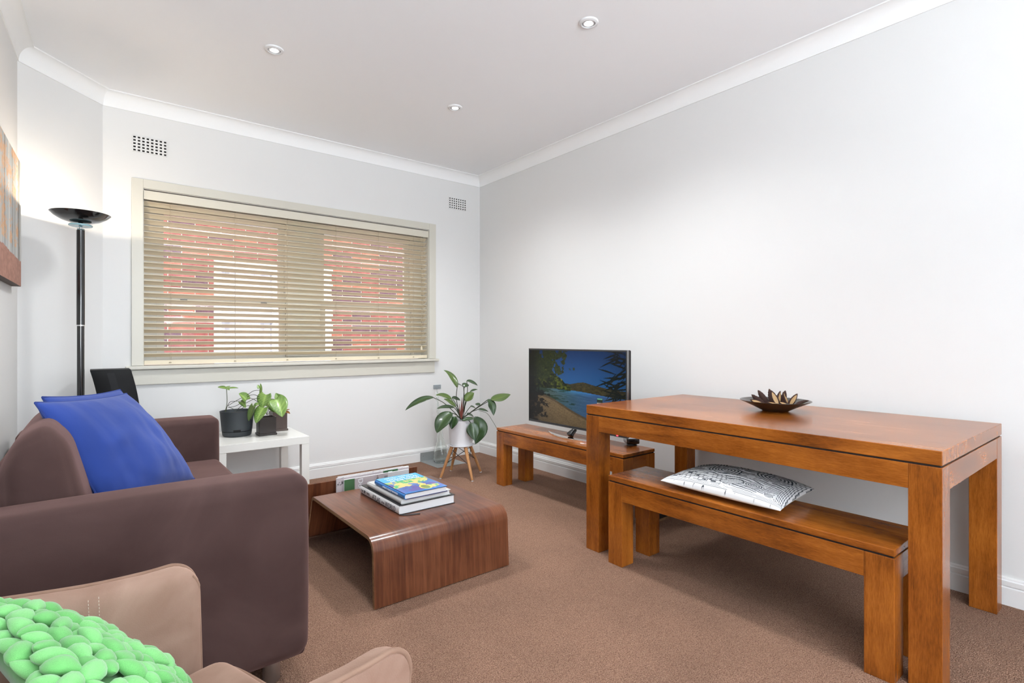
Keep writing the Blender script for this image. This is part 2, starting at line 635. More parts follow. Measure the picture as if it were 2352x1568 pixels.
M['bowl_in'] = mat('lamp_bowl_inside', (0.85, 0.80, 0.70), 0.5)
M['bulb'] = mat('lit_bulb', (1, 1, 1), 0.5, emis=(1.0, 0.78, 0.50), es=60)
M['lens'] = mat('lit_downlight_lens', (1, 1, 1), 0.5, emis=(1.0, 0.97, 0.92), es=9)
M['down_ring'] = mat('downlight_ring', (0.80, 0.80, 0.81), 0.35)
M['glass'] = glass_mat('clear_glass', (0.97, 1.0, 0.985))
M['grey_plate'] = mat('grey_sheet_metal', (0.42, 0.44, 0.44), 0.38, metal=0.6)
M['socket'] = mat('grey_socket', (0.28, 0.31, 0.33), 0.4)
M['bezel'] = mat('tv_bezel', (0.03, 0.032, 0.035), 0.3)
M['tv_edge'] = mat('tv_silver_edge', (0.30, 0.31, 0.32), 0.25, metal=0.8)
M['led'] = mat('red_led', (0.3, 0, 0), 0.5, emis=(1.0, 0.03, 0.05), es=4)
M['paper'] = mat('book_pages', (0.80, 0.80, 0.81), 0.8, bump=(500, 0.25, 0.0006))
M['cover_black'] = mat('black_cover', (0.025, 0.026, 0.027), 0.35)
M['cover_white'] = mat('white_spine', (0.74, 0.74, 0.73), 0.4)
M['cover_grey'] = mat('grey_cover', (0.55, 0.55, 0.54), 0.4)
M['cover_blue'] = mat('blue_cover', (0.03, 0.20, 0.56), 0.25, coat=0.3)
M['navy'] = mat('navy_cover', (0.008, 0.014, 0.09), 0.3)
M['ink'] = mat('grey_ink', (0.10, 0.10, 0.11), 0.6)
M['white_ink'] = mat('white_ink', (0.86, 0.88, 0.90), 0.5)
M['ribbon'] = mat('dark_ribbon', (0.03, 0.03, 0.035), 0.6)
M['print'] = attr_mat('printed_paper', 0.55)
M['print_gloss'] = attr_mat('printed_gloss_cover', 0.25, coat=0.3)
M['canvas'] = attr_mat('printed_canvas', 0.8, bump=(900, 0.15, 0.0005))
M['cushion_print'] = attr_mat('printed_cotton', 0.85, bump=(14, 0.3, 0.006))
M['screen'] = attr_mat('tv_screen', 0.18, emission=0.42)
M['dish'] = mat('dark_metal_dish', (0.11, 0.105, 0.10), 0.30, metal=0.75)
M['pod_shell'] = mat('seed_pod_shell', (0.085, 0.034, 0.024), 0.85, var=0.5, vscale=120, bump=(150, 1.0, 0.004))
M['pod_in'] = mat('seed_pod_inside', (0.46, 0.27, 0.11), 0.5, var=0.3, vscale=60)
M['magenta'] = mat('magazine_plain', (0.62, 0.57, 0.57), 0.6)


def leaf_mat(name, base, light, vein=0.0):
    m, nt, p = new_mat(name)
    N, L = nt.nodes.new, nt.links.new
    a = N('ShaderNodeAttribute'); a.attribute_name = 'Col'
    rp = N('ShaderNodeValToRGB')
    rp.color_ramp.elements[0].color = (*base, 1)
    rp.color_ramp.elements[1].color = (*light, 1)
    L(a.outputs['Fac'], rp.inputs['Fac'])
    L(rp.outputs['Color'], p.inputs['Base Color'])
    p.inputs['Roughness'].default_value = 0.32
    p.inputs['Coat Weight'].default_value = 0.25
    p.inputs['Subsurface Weight'].default_value = 0.0
    return m


M['leaf_dark'] = leaf_mat('philodendron_leaf', (0.016, 0.042, 0.016), (0.055, 0.105, 0.030))
M['leaf_mid'] = leaf_mat('philodendron_leaf_young', (0.045, 0.090, 0.016), (0.12, 0.17, 0.035))
M['leaf_bright'] = leaf_mat('arrowhead_leaf', (0.050, 0.135, 0.018), (0.36, 0.52, 0.14))
M['leaf_brown'] = leaf_mat('withered_leaf', (0.20, 0.075, 0.02), (0.42, 0.20, 0.05))
M['stem_dark'] = mat('dark_stem', (0.030, 0.040, 0.018), 0.5)
M['stem_green'] = mat('green_stem', (0.07, 0.09, 0.03), 0.5)
M['shoot_red'] = mat('red_shoot', (0.17, 0.035, 0.022), 0.4)

# ================================================================== THE ROOM
XR, YW, ZC = 2.986, 4.277, 2.69          # right wall, window wall, ceiling
PX = [(XR, BACK_Y), (XR, YW), (0.05, YW), (-0.318, 3.88), (-0.504, BACK_Y)]


def offset_poly(d):
    """mitred inward offset of the room outline"""
    n = len(PX)
    out = []
    for i in range(n):
        a, b, c = np.array(PX[i - 1]), np.array(PX[i]), np.array(PX[(i + 1) % n])
        u, v = (b - a) / np.linalg.norm(b - a), (c - b) / np.linalg.norm(c - b)
        n1, n2 = np.array([-u[1], u[0]]), np.array([-v[1], v[0]])
        k = (n1 + n2) / (1 + n1 @ n2)
        out.append(b + k * d)
    return out


def run_profile(name, prof, seg, mat_, kind_label, cat, smooth=True):
    """moulding with mitred ends along wall segment seg"""
    i, j = seg, (seg + 1) % len(PX)
    A, B = [], []
    for d, z in prof:
        o = offset_poly(d)
        A.append((*o[i], z)); B.append((*o[j], z))
    n = len(prof)
    faces = [[k, (k + 1) % n, n + (k + 1) % n, n + k] for k in range(n)] + [list(range(n))[::-1], list(range(n, 2 * n))]
    me = mesh_from(A + B, faces)
    bm = bmesh.new(); bm.from_mesh(me); bmesh.ops.recalc_face_normals(bm, faces=bm.faces); bm.to_mesh(me); bm.free()
    o = link(name, me, mat_, None, smooth=smooth, angle=25)
    return tag(o, kind_label, cat, kind='structure')


OUT = offset_poly(-0.15)
flo = mesh_from([(*p, 0.0) for p in OUT] + [(*p, -0.12) for p in OUT], [[0, 1, 2, 3, 4], [9, 8, 7, 6, 5]] + [[i, i + 5, (i + 1) % 5 + 5, (i + 1) % 5] for i in range(5)])
tag(link('floor', flo, M['carpet']), 'brown loop pile carpet covering the whole floor', 'floor', kind='structure')
cei = mesh_from([(*p, ZC) for p in OUT] + [(*p, ZC + 0.12) for p in OUT], [[4, 3, 2, 1, 0], [5, 6, 7, 8, 9]] + [[i, (i + 1) % 5, (i + 1) % 5 + 5, i + 5] for i in range(5)])
tag(link('ceiling', cei, M['ceil']), 'flat white plaster ceiling', 'ceiling', kind='structure')


def wall(name, seg, label):
    i, j = seg, (seg + 1) % 5
    a, b, c, d = PX[i], PX[j], OUT[j], OUT[i]
    v = [(*p, z) for z in (0, ZC) for p in (a, b, c, d)]
    me = mesh_from(v, [[0, 1, 2, 3], [7, 6, 5, 4], [0, 4, 5, 1], [1, 5, 6, 2], [2, 6, 7, 3], [3, 7, 4, 0]])
    bm = bmesh.new(); bm.from_mesh(me); bmesh.ops.recalc_face_normals(bm, faces=bm.faces); bm.to_mesh(me); bm.free()
    return tag(link(name, me, M['wall']), label, 'wall', kind='structure')


wall('wall_right', 0, 'long blank off-white wall behind the dining table and television')
wall('wall_diagonal', 2, 'narrow angled off-white wall behind the floor lamp')
WX0, WX1, WZ0, WZ1 = 0.262, 2.413, 0.922, 2.105
wt = 0.25
o = boxes('wall_window', [(0.05, WX0, YW, YW + wt, 0, ZC), (WX1, XR + 0.15, YW, YW + wt, 0, ZC),
                          (WX0, WX1, YW, YW + wt, 0, WZ0), (WX0, WX1, YW, YW + wt, WZ1, ZC)], M['wall'])
tag(o, 'off-white wall holding the wide window with the blind', 'wall', kind='structure')
wall('wall_left', 3, 'off-white wall at the left edge carrying the canvas picture')
BX0, BX1, BZ0, BZ1 = -0.30, 1.55, 0.45, 2.40
o = boxes('wall_back', [(-0.66, BX0, BACK_Y - 0.15, BACK_Y, 0, ZC), (BX1, XR + 0.15, BACK_Y - 0.15, BACK_Y, 0, ZC),
                        (BX0, BX1, BACK_Y - 0.15, BACK_Y, 0, BZ0), (BX0, BX1, BACK_Y - 0.15, BACK_Y, BZ1, ZC)], M['wall'])
tag(o, 'off-white wall behind the viewpoint with an opening added for fill light', 'wall', kind='structure')

cov = [(0.0, 2.600), (0.006, 2.600), (0.006, 2.606)] + [(0.066 - 0.060 * math.cos(t), 2.606 + 0.078 * math.sin(t)) for t in np.linspace(0.12, PI / 2, 9)] + [(0.070, 2.684), (0.070, 2.690), (0.0, 2.690)]
bas = [(0, 0), (0.018, 0), (0.018, 0.072), (0.0165, 0.0745), (0.011, 0.0765), (0.011, 0.079), (0.0165, 0.081), (0.0165, 0.100), (0.013, 0.1025), (0.0105, 0.104), (0.0105, 0.108), (0.008, 0.113), (0, 0.113)]
sides = [('right', 0, 'the long blank wall'), ('window', 1, 'the window wall'), ('diagonal', 2, 'the angled wall'), ('left', 3, 'the left wall'), ('back', 4, 'the back wall')]
for k, (s_, i, w_) in enumerate(sides):
    run_profile('trim_%d' % (k + 1), cov, i, M['cornice'], 'white coved cornice between ceiling and ' + w_[4:], 'cornice')
    run_profile('baseboard_' + s_, bas, i, M['trim'], 'white moulded skirting board along the foot of ' + w_[4:], 'baseboard')

# ---- window 1: casing, sill, sashes
w1 = thing('window_1', 'wide cream-painted sash window behind the venetian blind', 'window', ((WX0 + WX1) / 2, YW, WZ0), kind='structure')
cz = 0.016
box('casing', (0.199, WX0, YW - cz, YW, 0.93, 2.166), M['cream'], w1, 0.002)
box('casing', (WX1, 2.483, YW - cz, YW, 0.93, 2.166), M['cream'], w1, 0.002)
box('casing', (WX0, WX1, YW - cz, YW, 2.107, 2.166), M['cream'], w1, 0.002)
box('sill', (0.166, 2.502, YW - 0.045, YW + 0.10, 0.905, 0.928), M['cream'], w1, 0.005)
box('apron_board', (0.200, 2.470, YW - 0.016, YW - 0.001, 0.802, 0.901), M['cream'], w1, 0.003)
# reveal lining
boxes('reveal_lining', [(WX0, WX0 + 0.004, YW, YW + 0.2, 0.928, 2.105), (WX1 - 0.004, WX1, YW, YW + 0.2, 0.928, 2.105)], M['cream'], w1)
YS = YW + 0.13
boxes('outer_frame', rect_frame(WX0 + 0.004, WX1 - 0.004, YS, YS + 0.07, 0.929, 2.10, 0.079, 0.109, 0.036, 0.07), M['cream'], w1)
box('mullion', (1.20, 1.47, YS - 0.01, YS + 0.069, 0.966, 2.029), M['cream'], w1, 0.004)
for (a, b) in ((0.345, 1.20), (1.47, 2.30)):
    for (z0, z1, yo) in ((1.385, 2.03, 0.035), (0.965, 1.40, 0.0)):
        y0_ = YS + 0.005 + yo
        sa = boxes('sash', rect_frame(a + 0.001, b - 0.001, y0_, y0_ + 0.03, z0 + 0.001, z1 - 0.001, 0.045, 0.045, 0.045, 0.045), M['cream'], w1)
        box('pane', (a + 0.046, b - 0.046, y0_ + 0.013, y0_ + 0.016, z0 + 0.046, z1 - 0.046), M['pane'], sa)
    for lx in ((0.19, 0.81) if a < 1 else ()):
        x_ = a + (b - a) * lx
        box('sash_lock', (x_ - 0.022, x_ + 0.022, YS - 0.012, YS + 0.004, 1.372, 1.388), M['satin_black'], w1, 0.003)

# ---- unseen window behind the viewpoint, added to let fill light in
w2 = thing('window_added_fill', 'unseen white window behind the viewpoint, added for fill light', 'window', ((BX0 + BX1) / 2, BACK_Y - 0.07, BZ0), kind='structure')
fr = rect_frame(BX0, BX1, BACK_Y - 0.10, BACK_Y - 0.05, BZ0, BZ1, 0.05, 0.05, 0.05, 0.05)
fr.append(((BX0 + BX1) / 2 - 0.025, (BX0 + BX1) / 2 + 0.025, BACK_Y - 0.099, BACK_Y - 0.051, BZ0 + 0.05, BZ1 - 0.05))
boxes('window_frame', fr, M['white_frame'], w2)
box('pane', (BX0 + 0.04, (BX0 + BX1) / 2, BACK_Y - 0.078, BACK_Y - 0.074, BZ0 + 0.04, BZ1 - 0.04), M['pane'], w2)
box('pane', ((BX0 + BX1) / 2, BX1 - 0.04, BACK_Y - 0.078, BACK_Y - 0.074, BZ0 + 0.04, BZ1 - 0.04), M['pane'], w2)

# ---- the neighbour's brick wall outside
YB = 6.30
NX0, NX1, NZ0, NZ1 = 1.00, 2.24, 0.66, 1.93
bw = thing('wall_outside', 'red brick wall of the house next door outside the window', 'wall', (2.0, YB, 0), kind='structure')
boxes('mortar_bed', [(-2.5, NX0, YB + 0.008, YB + 0.25, 0, 4.3), (NX1, 7.0, YB + 0.008, YB + 0.25, 0, 4.3), (NX0, NX1, YB + 0.008, YB + 0.25, 0, NZ0), (NX0, NX1, YB + 0.008, YB + 0.25, NZ1, 4.3)], M['mortar'], bw)
BL, BH, BJ = 0.228, 0.076, 0.010
bricks = []
row = 0
z = 0.0
while z < 4.25:
    x = -2.5 + (0.119 if row % 2 else 0)
    while x < 6.9:
        x0, x1 = x, x + BL
        if NZ0 - 0.02 < z + BH and z < NZ1 + 0.005 and x1 > NX0 and x0 < NX1:
            parts_ = []
            if x0 < NX0 - 0.03: parts_.append((x0, NX0 - 0.004))
            if x1 > NX1 + 0.03: parts_.append((NX1 + 0.004, x1))
        else:
            parts_ = [(x0, x1)]
        for (p0, p1) in parts_:
            bricks.append((p0, p1, z))
        x += BL + BJ
    z += BH + BJ
    row += 1


def brick_score(b):
    cx, cz_ = (b[0] + b[1]) / 2, b[2]
    vis = 0.35 < cx < 3.45 and 0.85 < cz_ < 2.75
    return (0 if vis else 10) + abs(cz_ - 1.5) * 0.8 + abs(cx - 1.8) * 0.5


bricks.sort(key=brick_score)
proto = {}
bb = base_of(bw)
for (x0, x1, z0) in bricks[:290]:
    L_ = round(x1 - x0, 3)
    k = random.choices(('brick1', 'brick2', 'brick3'), (0.5, 0.25, 0.25))[0]
    if (L_, k) not in proto:
        bm = bmesh.new()
        bm_box(bm, 0, L_, 0, 0.06, 0, BH)
        bmesh.ops.bevel(bm, geom=[e for e in bm.edges if all(v.co.y < 0.01 for v in e.verts)], offset=0.004, segments=1, affect='EDGES')
        me = bm_mesh(bm)
        me.materials.append(M[k])
        proto[(L_, k)] = me
    o = bpy.data.objects.new('brick', proto[(L_, k)])
    COL.objects.link(o)
    o.parent = bw
    o.location = Vector((x0, YB + random.uniform(-0.003, 0.003), z0)) - bb
rest = bmesh.new()
for (x0, x1, z0) in bricks[290:]:
    bm_box(rest, x0, x1, YB, YB + 0.06, z0, z0 + BH)
tag(link('brick_courses', bm_mesh(rest), M['brick1'], bw), 'remaining red bricks of the same wall', kind='stuff')
nw = thing('window_3', 'white-framed window of the house next door, seen through the blind', 'window', ((NX0 + NX1) / 2, YB, NZ0), kind='structure')
xm_ = NX0 + 0.62
boxes('window_frame', rect_frame(NX0, NX1, YB + 0.02, YB + 0.10, NZ0, NZ1, 0.07, 0.07, 0.07, 0.07) + [(xm_ - 0.03, xm_ + 0.03, YB + 0.021, YB + 0.099, NZ0 + 0.07, NZ1 - 0.07),
      (NX0 + 0.07, xm_ - 0.03, YB + 0.022, YB + 0.098, 1.30, 1.36), (xm_ + 0.03, NX1 - 0.07, YB + 0.022, YB + 0.098, 1.30, 1.36)], M['white_frame'], nw)
box('sill', (NX0 - 0.06, NX1 + 0.06, YB - 0.05, YB + 0.10, NZ0 - 0.04, NZ0), M['white_frame'], nw, 0.004)
for k, (a, b) in enumerate(((NX0 + 0.07, NX0 + 0.59), (NX0 + 0.65, NX1 - 0.07))):
    for (z0, z1) in ((NZ0 + 0.07, 1.30), (1.36, NZ1 - 0.07)):
        box('pane', (a, b, YB + 0.055, YB + 0.060, z0, z1), M['pane'], nw)
n_ = 60
cur = [(NX0 + (NX1 - NX0) * i / n_, YB + 0.125 + 0.012 * math.sin(i * 1.3)) for i in range(n_ + 1)]
prism('curtain', cur + [(x, y + 0.004) for x, y in cur[::-1]], lambda u, v, a: (u, v, a), NZ0, NZ1, M['curtain'], nw, smooth=True)
tag(box('ground_outside', (-3, 8, YW + wt + 0.01, 7.2, -0.30, -0.10), M['concrete']), 'concrete side passage outside the window', 'ground', kind='structure')

# ================================================================== BLIND
bl = thing('venetian_blind', 'cream venetian blind with open slats filling the window', 'blind', ((WX0 + WX1) / 2, YW + 0.04, 0.932))
box('valance', (WX0 + 0.002, WX1 - 0.002, YW - 0.006, YW + 0.004, 2.036, 2.096), M['valance'], bl, 0.002)
box('head_rail', (WX0 + 0.006, WX1 - 0.006, YW + 0.034, YW + 0.066, 2.050, 2.085), M['valance'], bl)
YBL = YW + 0.037
SX0, SX1 = WX0 + 0.006, WX1 - 0.010
PITCH, NS = 0.0408, 26
tilt = math.radians(25)
me = None
for k in range(NS):
    z = 2.018 - k * PITCH
    if me is None:
        hw, th = 0.025, 0.0028
        pr = []
        for s in np.linspace(-1, 1, 7):
            pr.append((s * hw, 0.0022 * (1 - s * s)))
        poly = pr + [(u, v - th) for u, v in pr[::-1]]
        ca, sa_ = math.cos(tilt), math.sin(tilt)
        # u runs from room side (-) to outside (+); room edge is raised
        so = prism('slat', [(u * ca + v * sa_, -u * sa_ + v * ca) for u, v in poly], lambda u, v, a: (a, YBL + u, z + v), SX0, SX1, M['slat'], bl, smooth=True)
        me = so.data
        z_first = z
    else:
        o = bpy.data.objects.new('slat', me)
        COL.objects.link(o)
        o.parent = bl
        o.location = (0, 0, z - z_first)
        o.rotation_euler = (0, 0, 0)
box('bottom_rail', (SX0, SX1, YBL - 0.024, YBL + 0.024, 0.936, 0.960), M['slat'], bl, 0.004)
box('bottom_rail_face', (SX0, SX1, YBL - 0.0275, YBL - 0.0245, 0.934, 0.962), M['slat'], bl, 0.001)
zb, zt = 0.962, 2.05
for x in (0.415, 0.815, 1.180, 1.560, 1.930, 2.265):
    lad = sweeps('ladder_cord', [[(x, YBL - 0.026, zb), (x, YBL - 0.026, zt)], [(x + 0.012, YBL + 0.026, zb), (x + 0.012, YBL + 0.026, zt)]], 0.0009, M['cord'], bl, 5)
    lathe('cord_plug', [(0.0, -0.001), (0.007, -0.001), (0.007, 0.004), (0.0, 0.006)], (x, YBL - 0.029, 0.945), M['cord'], lad, 10)
pc = sweep('pull_cord', [(2.325, YW - 0.010, 2.04), (2.331, YW - 0.012, 1.7), (2.334, YW - 0.012, 1.04)], 0.0012, M['cord'], bl, 5)
lathe('tassel', [(0.0, 0.0), (0.009, 0.003), (0.010, 0.02), (0.005, 0.036), (0.0, 0.04)], (2.334, YW - 0.012, 1.005), M['slat'], pc, 12)
sweep('tilt_cord', [(2.352, YW - 0.010, 2.04), (2.353, YW - 0.010, 1.6), (2.354, YW - 0.011, 1.15)], 0.0010, M['cord'], bl, 5)

# ================================================================== VENTS, SOCKET, DOWNLIGHTS
def vent(x0, label):
    z0 = 2.342
    t = thing('wall_vent', label, 'vent', (x0 + 0.096, YW, z0), 'plaster wall vents')
    pw, ph = 0.0242, 0.0212
    hw, hh = 0.0135, 0.0115
    bm = bmesh.new()
    nx, nz = 8, 5
    w, h_ = nx * pw, nz * ph
    ya, yb_ = YW - 0.007, YW - 0.002
    for j in range(nz + 1):
        za = z0 + (0 if j == 0 else j * ph - (ph - hh) / 2)
        zb_ = z0 + (h_ if j == nz else j * ph + (ph - hh) / 2)
        bm_box(bm, x0, x0 + w, ya, yb_, za, zb_)
    for j in range(nz):
        za, zb_ = z0 + j * ph + (ph - hh) / 2, z0 + j * ph + (ph + hh) / 2
        for i in range(nx + 1):
            xa = x0 + (0 if i == 0 else i * pw - (pw - hw) / 2)
            xb = x0 + (w if i == nx else i * pw + (pw - hw) / 2)
            bm_box(bm, xa, xb, ya, yb_, za, zb_)
    link('grille', bm_mesh(bm), M['wall'], t)
    box('hole_shade_sheet', (x0 + 0.003, x0 + w - 0.003, YW - 0.0018, YW - 0.0008, z0 + 0.003, z0 + h_ - 0.003), M['black_hole'], t)  # black sheet stands in for the shade inside the holes


vent(0.203, 'pierced plaster wall vent above the left end of the window')
vent(2.628, 'pierced plaster wall vent near the corner right of the window')

sk = thing('wall_outlet', 'small grey double outlet plate low on the window wall', 'outlet', (2.501, YW, 0.647))
box('faceplate', (2.462, 2.541, YW - 0.008, YW - 0.0005, 0.647, 0.684), M['socket'], sk, 0.002)
for x in (2.485, 2.518):
    bm = bmesh.new()
    bmesh.ops.create_cone(bm, segments=14, radius1=0.004, radius2=0.003, depth=0.004, cap_ends=True, matrix=Matrix.Translation((x, YW - 0.010, 0.6655)) @ Matrix.Rotation(PI / 2, 4, 'X'))
    link('connector', bm_mesh(bm), M['chrome'], sk)


def downlight(x, y, label, power=58):
    t = thing('downlight', label, 'downlight', (x, y, ZC - 0.012), 'recessed ceiling downlights')
    c = (x, y, ZC)
    lathe('outer_ring', [(0.0325, -0.002), (0.0325, -0.009), (0.036, -0.0105), (0.046, -0.007), (0.049, -0.0015), (0.049, -0.0002)], c, M['down_ring'], t, 40, closed=True)
    lathe('shadow_gap', [(0.0, -0.0006), (0.0330, -0.0006), (0.0330, -0.0016), (0.0, -0.0016)], c, M['black_hole'], t, 36)
    lathe('gimbal_ring', [(0.021, -0.002), (0.021, -0.007), (0.023, -0.0085), (0.029, -0.007), (0.0295, -0.002)], c, M['down_ring'], t, 36, closed=True)
    lathe('lens', [(0.0, -0.0022), (0.0178, -0.0022), (0.0178, -0.0045), (0.0, -0.006)], c, M['lens'], t, 28)
    l = bpy.data.lights.new('downlight_beam', 'SPOT')
    l.energy, l.spot_size, l.spot_blend, l.shadow_soft_size = power, math.radians(145), 1.0, 0.14
    l.color = (0.955, 0.985, 1.0)
    o = bpy.data.objects.new('downlight_beam', l)
    COL.objects.link(o)
    o.parent = t
    o.location = (0, 0, -0.02)


downlight(0.778, 3.075, 'white recessed downlight at the left of the ceiling, above the sofa side')
downlight(1.940, 3.073, 'white recessed downlight nearest the window wall, middle of the ceiling')
downlight(1.945, 1.836, 'white recessed downlight nearest the viewer at the top of the ceiling')

# ================================================================== DINING TABLE AND BENCHES
def slab_table(name, label, cat, x0, x1, y0, y1, top_z, top_t, leg, apron_z, group=None, inset=0.0):
    """solid block table: legs flush with the rails and the top, shadow gap under the top"""
    t = thing(name, label, cat, ((x0 + x1) / 2, (y0 + y1) / 2, 0), group)
    gap = 0.006
    zr = top_z - top_t - gap
    box('top', (x0, x1, y0, y1, top_z - top_t, top_z), M['woodY'], t, 0.0025)
    box('shadow_gap', (x0 + 0.005, x1 - 0.005, y0 + 0.005, y1 - 0.005, zr, top_z - top_t), M['groove'], t)
    for xs in (x0, x1 - leg):
        for ys in (y0, y1 - leg):
            box('leg', (xs, xs + leg, ys, ys + leg, 0, zr), M['woodZ'], t, 0.002)
    rt = 0.03
    for xs in (x0 + 0.0005, x1 - rt - 0.0005):
        box('rail', (xs, xs + rt, y0 + leg, y1 - leg, apron_z, zr), M['woodY'], t, 0.0012)
    for ys in (y0 + 0.0005, y1 - rt - 0.0005):
        box('rail', (x0 + leg, x1 - leg, ys, ys + rt, apron_z, zr), M['woodX'], t, 0.0012)
    return t


TZ, BZ = 0.757, 0.431
slab_table('dining_table', 'large polished reddish-brown wooden dining table against the blank wall', 'table', 2.048, 2.925, 0.452, 1.950, TZ, 0.046, 0.088, 0.625)
slab_table('bench', 'low wooden bench tucked under the dining table with a cushion on it', 'bench', 2.002, 2.300, 0.563, 1.757, BZ, 0.024, 0.086, 0.318, 'matching wooden benches')
slab_table('bench', 'low wooden bench in the corner carrying the television', 'bench', 2.418, 2.716, 2.008, 3.240, BZ, 0.020, 0.086, 0.317, 'matching wooden benches')

pb = thing('power_board', 'low dark strip with a pale edge on the carpet behind the bench leg', 'power board', (2.715, 1.965, 0))
box('body', (2.62, 2.815, 1.958, 1.990, 0.014, 0.045), M['satin_black'], pb, 0.003)
box('edge_strip', (2.62, 2.815, 1.954, 1.990, 0.0, 0.014), M['ply_edge'], pb, 0.001)

# ================================================================== TELEVISION
TVX = 2.570
tv = thing('television', 'flat black television showing a river beach picture, on the corner bench', 'television', (TVX, 2.57, BZ))
ty0, ty1, tz0, tz1 = 2.103, 3.036, 0.497, 1.034
rbox('housing', (TVX + 0.004, TVX + 0.040, ty0, ty1, tz0, tz1), 0.006, M['satin_black'], tv, n=3)
be = 0.009
boxes('bezel', [(TVX - 0.002, TVX + 0.006, ty0, ty0 + be, tz0, tz1), (TVX - 0.002, TVX + 0.006, ty1 - be * 0.6, ty1, tz0, tz1), (TVX - 0.002, TVX + 0.006, ty0 + be, ty1 - be * 0.6, tz1 - be, tz1), (TVX - 0.002, TVX + 0.006, ty0 + be, ty1 - be * 0.6, tz0, tz0 + 0.013)], M['bezel'], tv)
boxes('edge_trim', [(TVX - 0.003, TVX + 0.012, ty0 - 0.002, ty0 + 0.001, tz0, tz1), (TVX - 0.003, TVX + 0.03, ty0, ty1, tz1, tz1 + 0.003), (TVX - 0.003, TVX + 0.012, ty0, ty1, tz0 - 0.003, tz0)], M['tv_edge'], tv)


def tv_picture(u, v):
    # u: 0 left .. 1 right, v: 0 bottom .. 1 top
    c = np.zeros((len(u), 3))
    sky = np.stack([18 + 40 * (1 - v), 62 + 62 * (1.05 - v), 128 + 50 * (1 - v)], 1)
    c[:] = sky
    # far hills
    hill = 0.555 + 0.035 * np.exp(-((u - 0.60) / 0.10) ** 2) - 0.03 * sm(0.7, 1.0, u) + 0.012 * (fbm(u * 30, v * 0 + 3, 2) - 0.5)
    m = (v < hill)
    t = fbm(u * 60, v * 60, 5)
    hc = np.stack([38 + 50 * t, 34 + 46 * t, 22 + 24 * t], 1)
    c[m] = hc[m]
    # water
    shore = 0.475 - 0.045 * sm(0.45, 1.0, u) + 0.0 * u
    m = v < shore
    rip = fbm(u * 18, v * 110, 9)
    wg = np.stack([46 + 26 * rip + 30 * (1 - sm(0.1, 0.5, u)), 76 + 30 * rip + 14 * (1 - sm(.1, .5, u)), 84 + 34 * rip + 34 * sm(0.3, 0.8, u)], 1)
    wg = wg + sm(0.40, 0.475, v)[:, None] * np.array([4, 34, 60]) * sm(0.15, 0.60, u)[:, None]
    c[m] = wg[m]
    refl = m & (fbm(u * 10, v * 60, 4) > 0.30 + 1.1 * np.clip(u - 0.10, 0, 1))
    c[refl] = c[refl] * np.array([0.55, 0.66, 0.52])
    # sand
    sand = 0.375 - 0.36 * sm(0.05, 1.05, u) + 0.02 * np.sin(u * 9)
    m = v < sand
    t = fbm(u * 90, v * 90, 6)
    sc = np.stack([104 + 44 * t, 86 + 38 * t, 60 + 30 * t], 1)
    c[m] = sc[m]
    wet = (v > sand - 0.03) & m
    c[wet] *= 0.75
    # bank trees
    top = 0.62 + 0.30 * (1 - sm(0.05, 0.42, u)) - 0.09 * sm(0.36, 0.47, u) + 0.07 * (fbm(u * 16, v * 16, 12) - 0.5)
    m = (v < top) & (v > 0.455 + 0.03 * fbm(u * 20, v * 0, 3)) & (u < 0.475)
    t = fbm(u * 45, v * 45, 15)
    t = np.clip((t - 0.25) * 1.7, 0, 1.2)
    tc_ = np.stack([14 + 105 * t ** 1.6, 22 + 108 * t ** 1.6, 6 + 30 * t ** 1.6], 1)
    c[m] = tc_[m]
    # hanging foliage top left
    d = fbm(u * 22 + v * 5, v * 12, 21) + 0.5 * fbm(u * 70, v * 30, 22)
    m = (v > 0.60 + 0.42 * np.clip(u - 0.25, 0, 1) ** 0.8 - 0.1 * (1 - sm(0, .3, u))) & (u < 0.52) & (d > 0.60 + 0.35 * sm(0.25, 0.52, u))
    t = fbm(u * 80, v * 60, 23)
    fc = np.stack([20 + 52 * t, 28 + 58 * t, 10 + 22 * t], 1)
    c[m] = fc[m]
    # dark bush lower left
    d = fbm(u * 26, v * 26, 31)
    m = (d > 0.34 + 1.3 * np.clip(u - 0.03, 0, 1) + 0.25 * np.abs(v - 0.25)) & (v < 0.62) & (u < 0.25)
    c[m] = c[m] * 0.25 + 5
    c *= (0.35 + 0.65 * sm(0.0, 0.16, u))[:, None]
    # leafy twigs on the right
    for k in range(64):
        bx, by = 1.02 + rng.uniform(-0.10, 0.05), rng.uniform(0.28, 1.02)
        a = math.radians(rng.uniform(150, 245))
        L_ = rng.uniform(0.08, 0.24)
        x_, y_ = (u - bx), (v - by) * 0.575
        al = x_ * math.cos(a) + y_ * math.sin(a)
        ac = -x_ * math.sin(a) + y_ * math.cos(a) - 0.25 * al * al
        m = (al > 0) & (al < L_) & (np.abs(ac) < 0.0062 * np.sin(np.clip(al / L_, 0, 1) * PI))
        c[m] = np.array([10, 20, 13]) + 8 * k / 64
    # houseboat
    m = (np.abs(u - 0.765) < 0.026) & (np.abs(v - 0.372) < 0.025)
    c[m] = np.array([52, 60, 50])
    m = (np.abs(u - 0.765) < 0.024) & (np.abs(v - 0.402) < 0.006)
    c[m] = np.array([120, 190, 150])
    m = (np.abs(u - 0.765) < 0.026) & (np.abs(v - 0.347) < 0.006)
    c[m] = np.array([190, 190, 180])
    m = (np.abs(u - 0.765) < 0.02) & (np.abs(v - 0.315) < 0.02) & (fbm(u * 60, v * 160, 8) > 0.5)
    c[m] = np.array([40, 48, 50])
    vig = 1 - 0.45 * ((u - 0.5) ** 2 + (v - 0.5) ** 2) * 2
    return lin(c * vig[:, None])


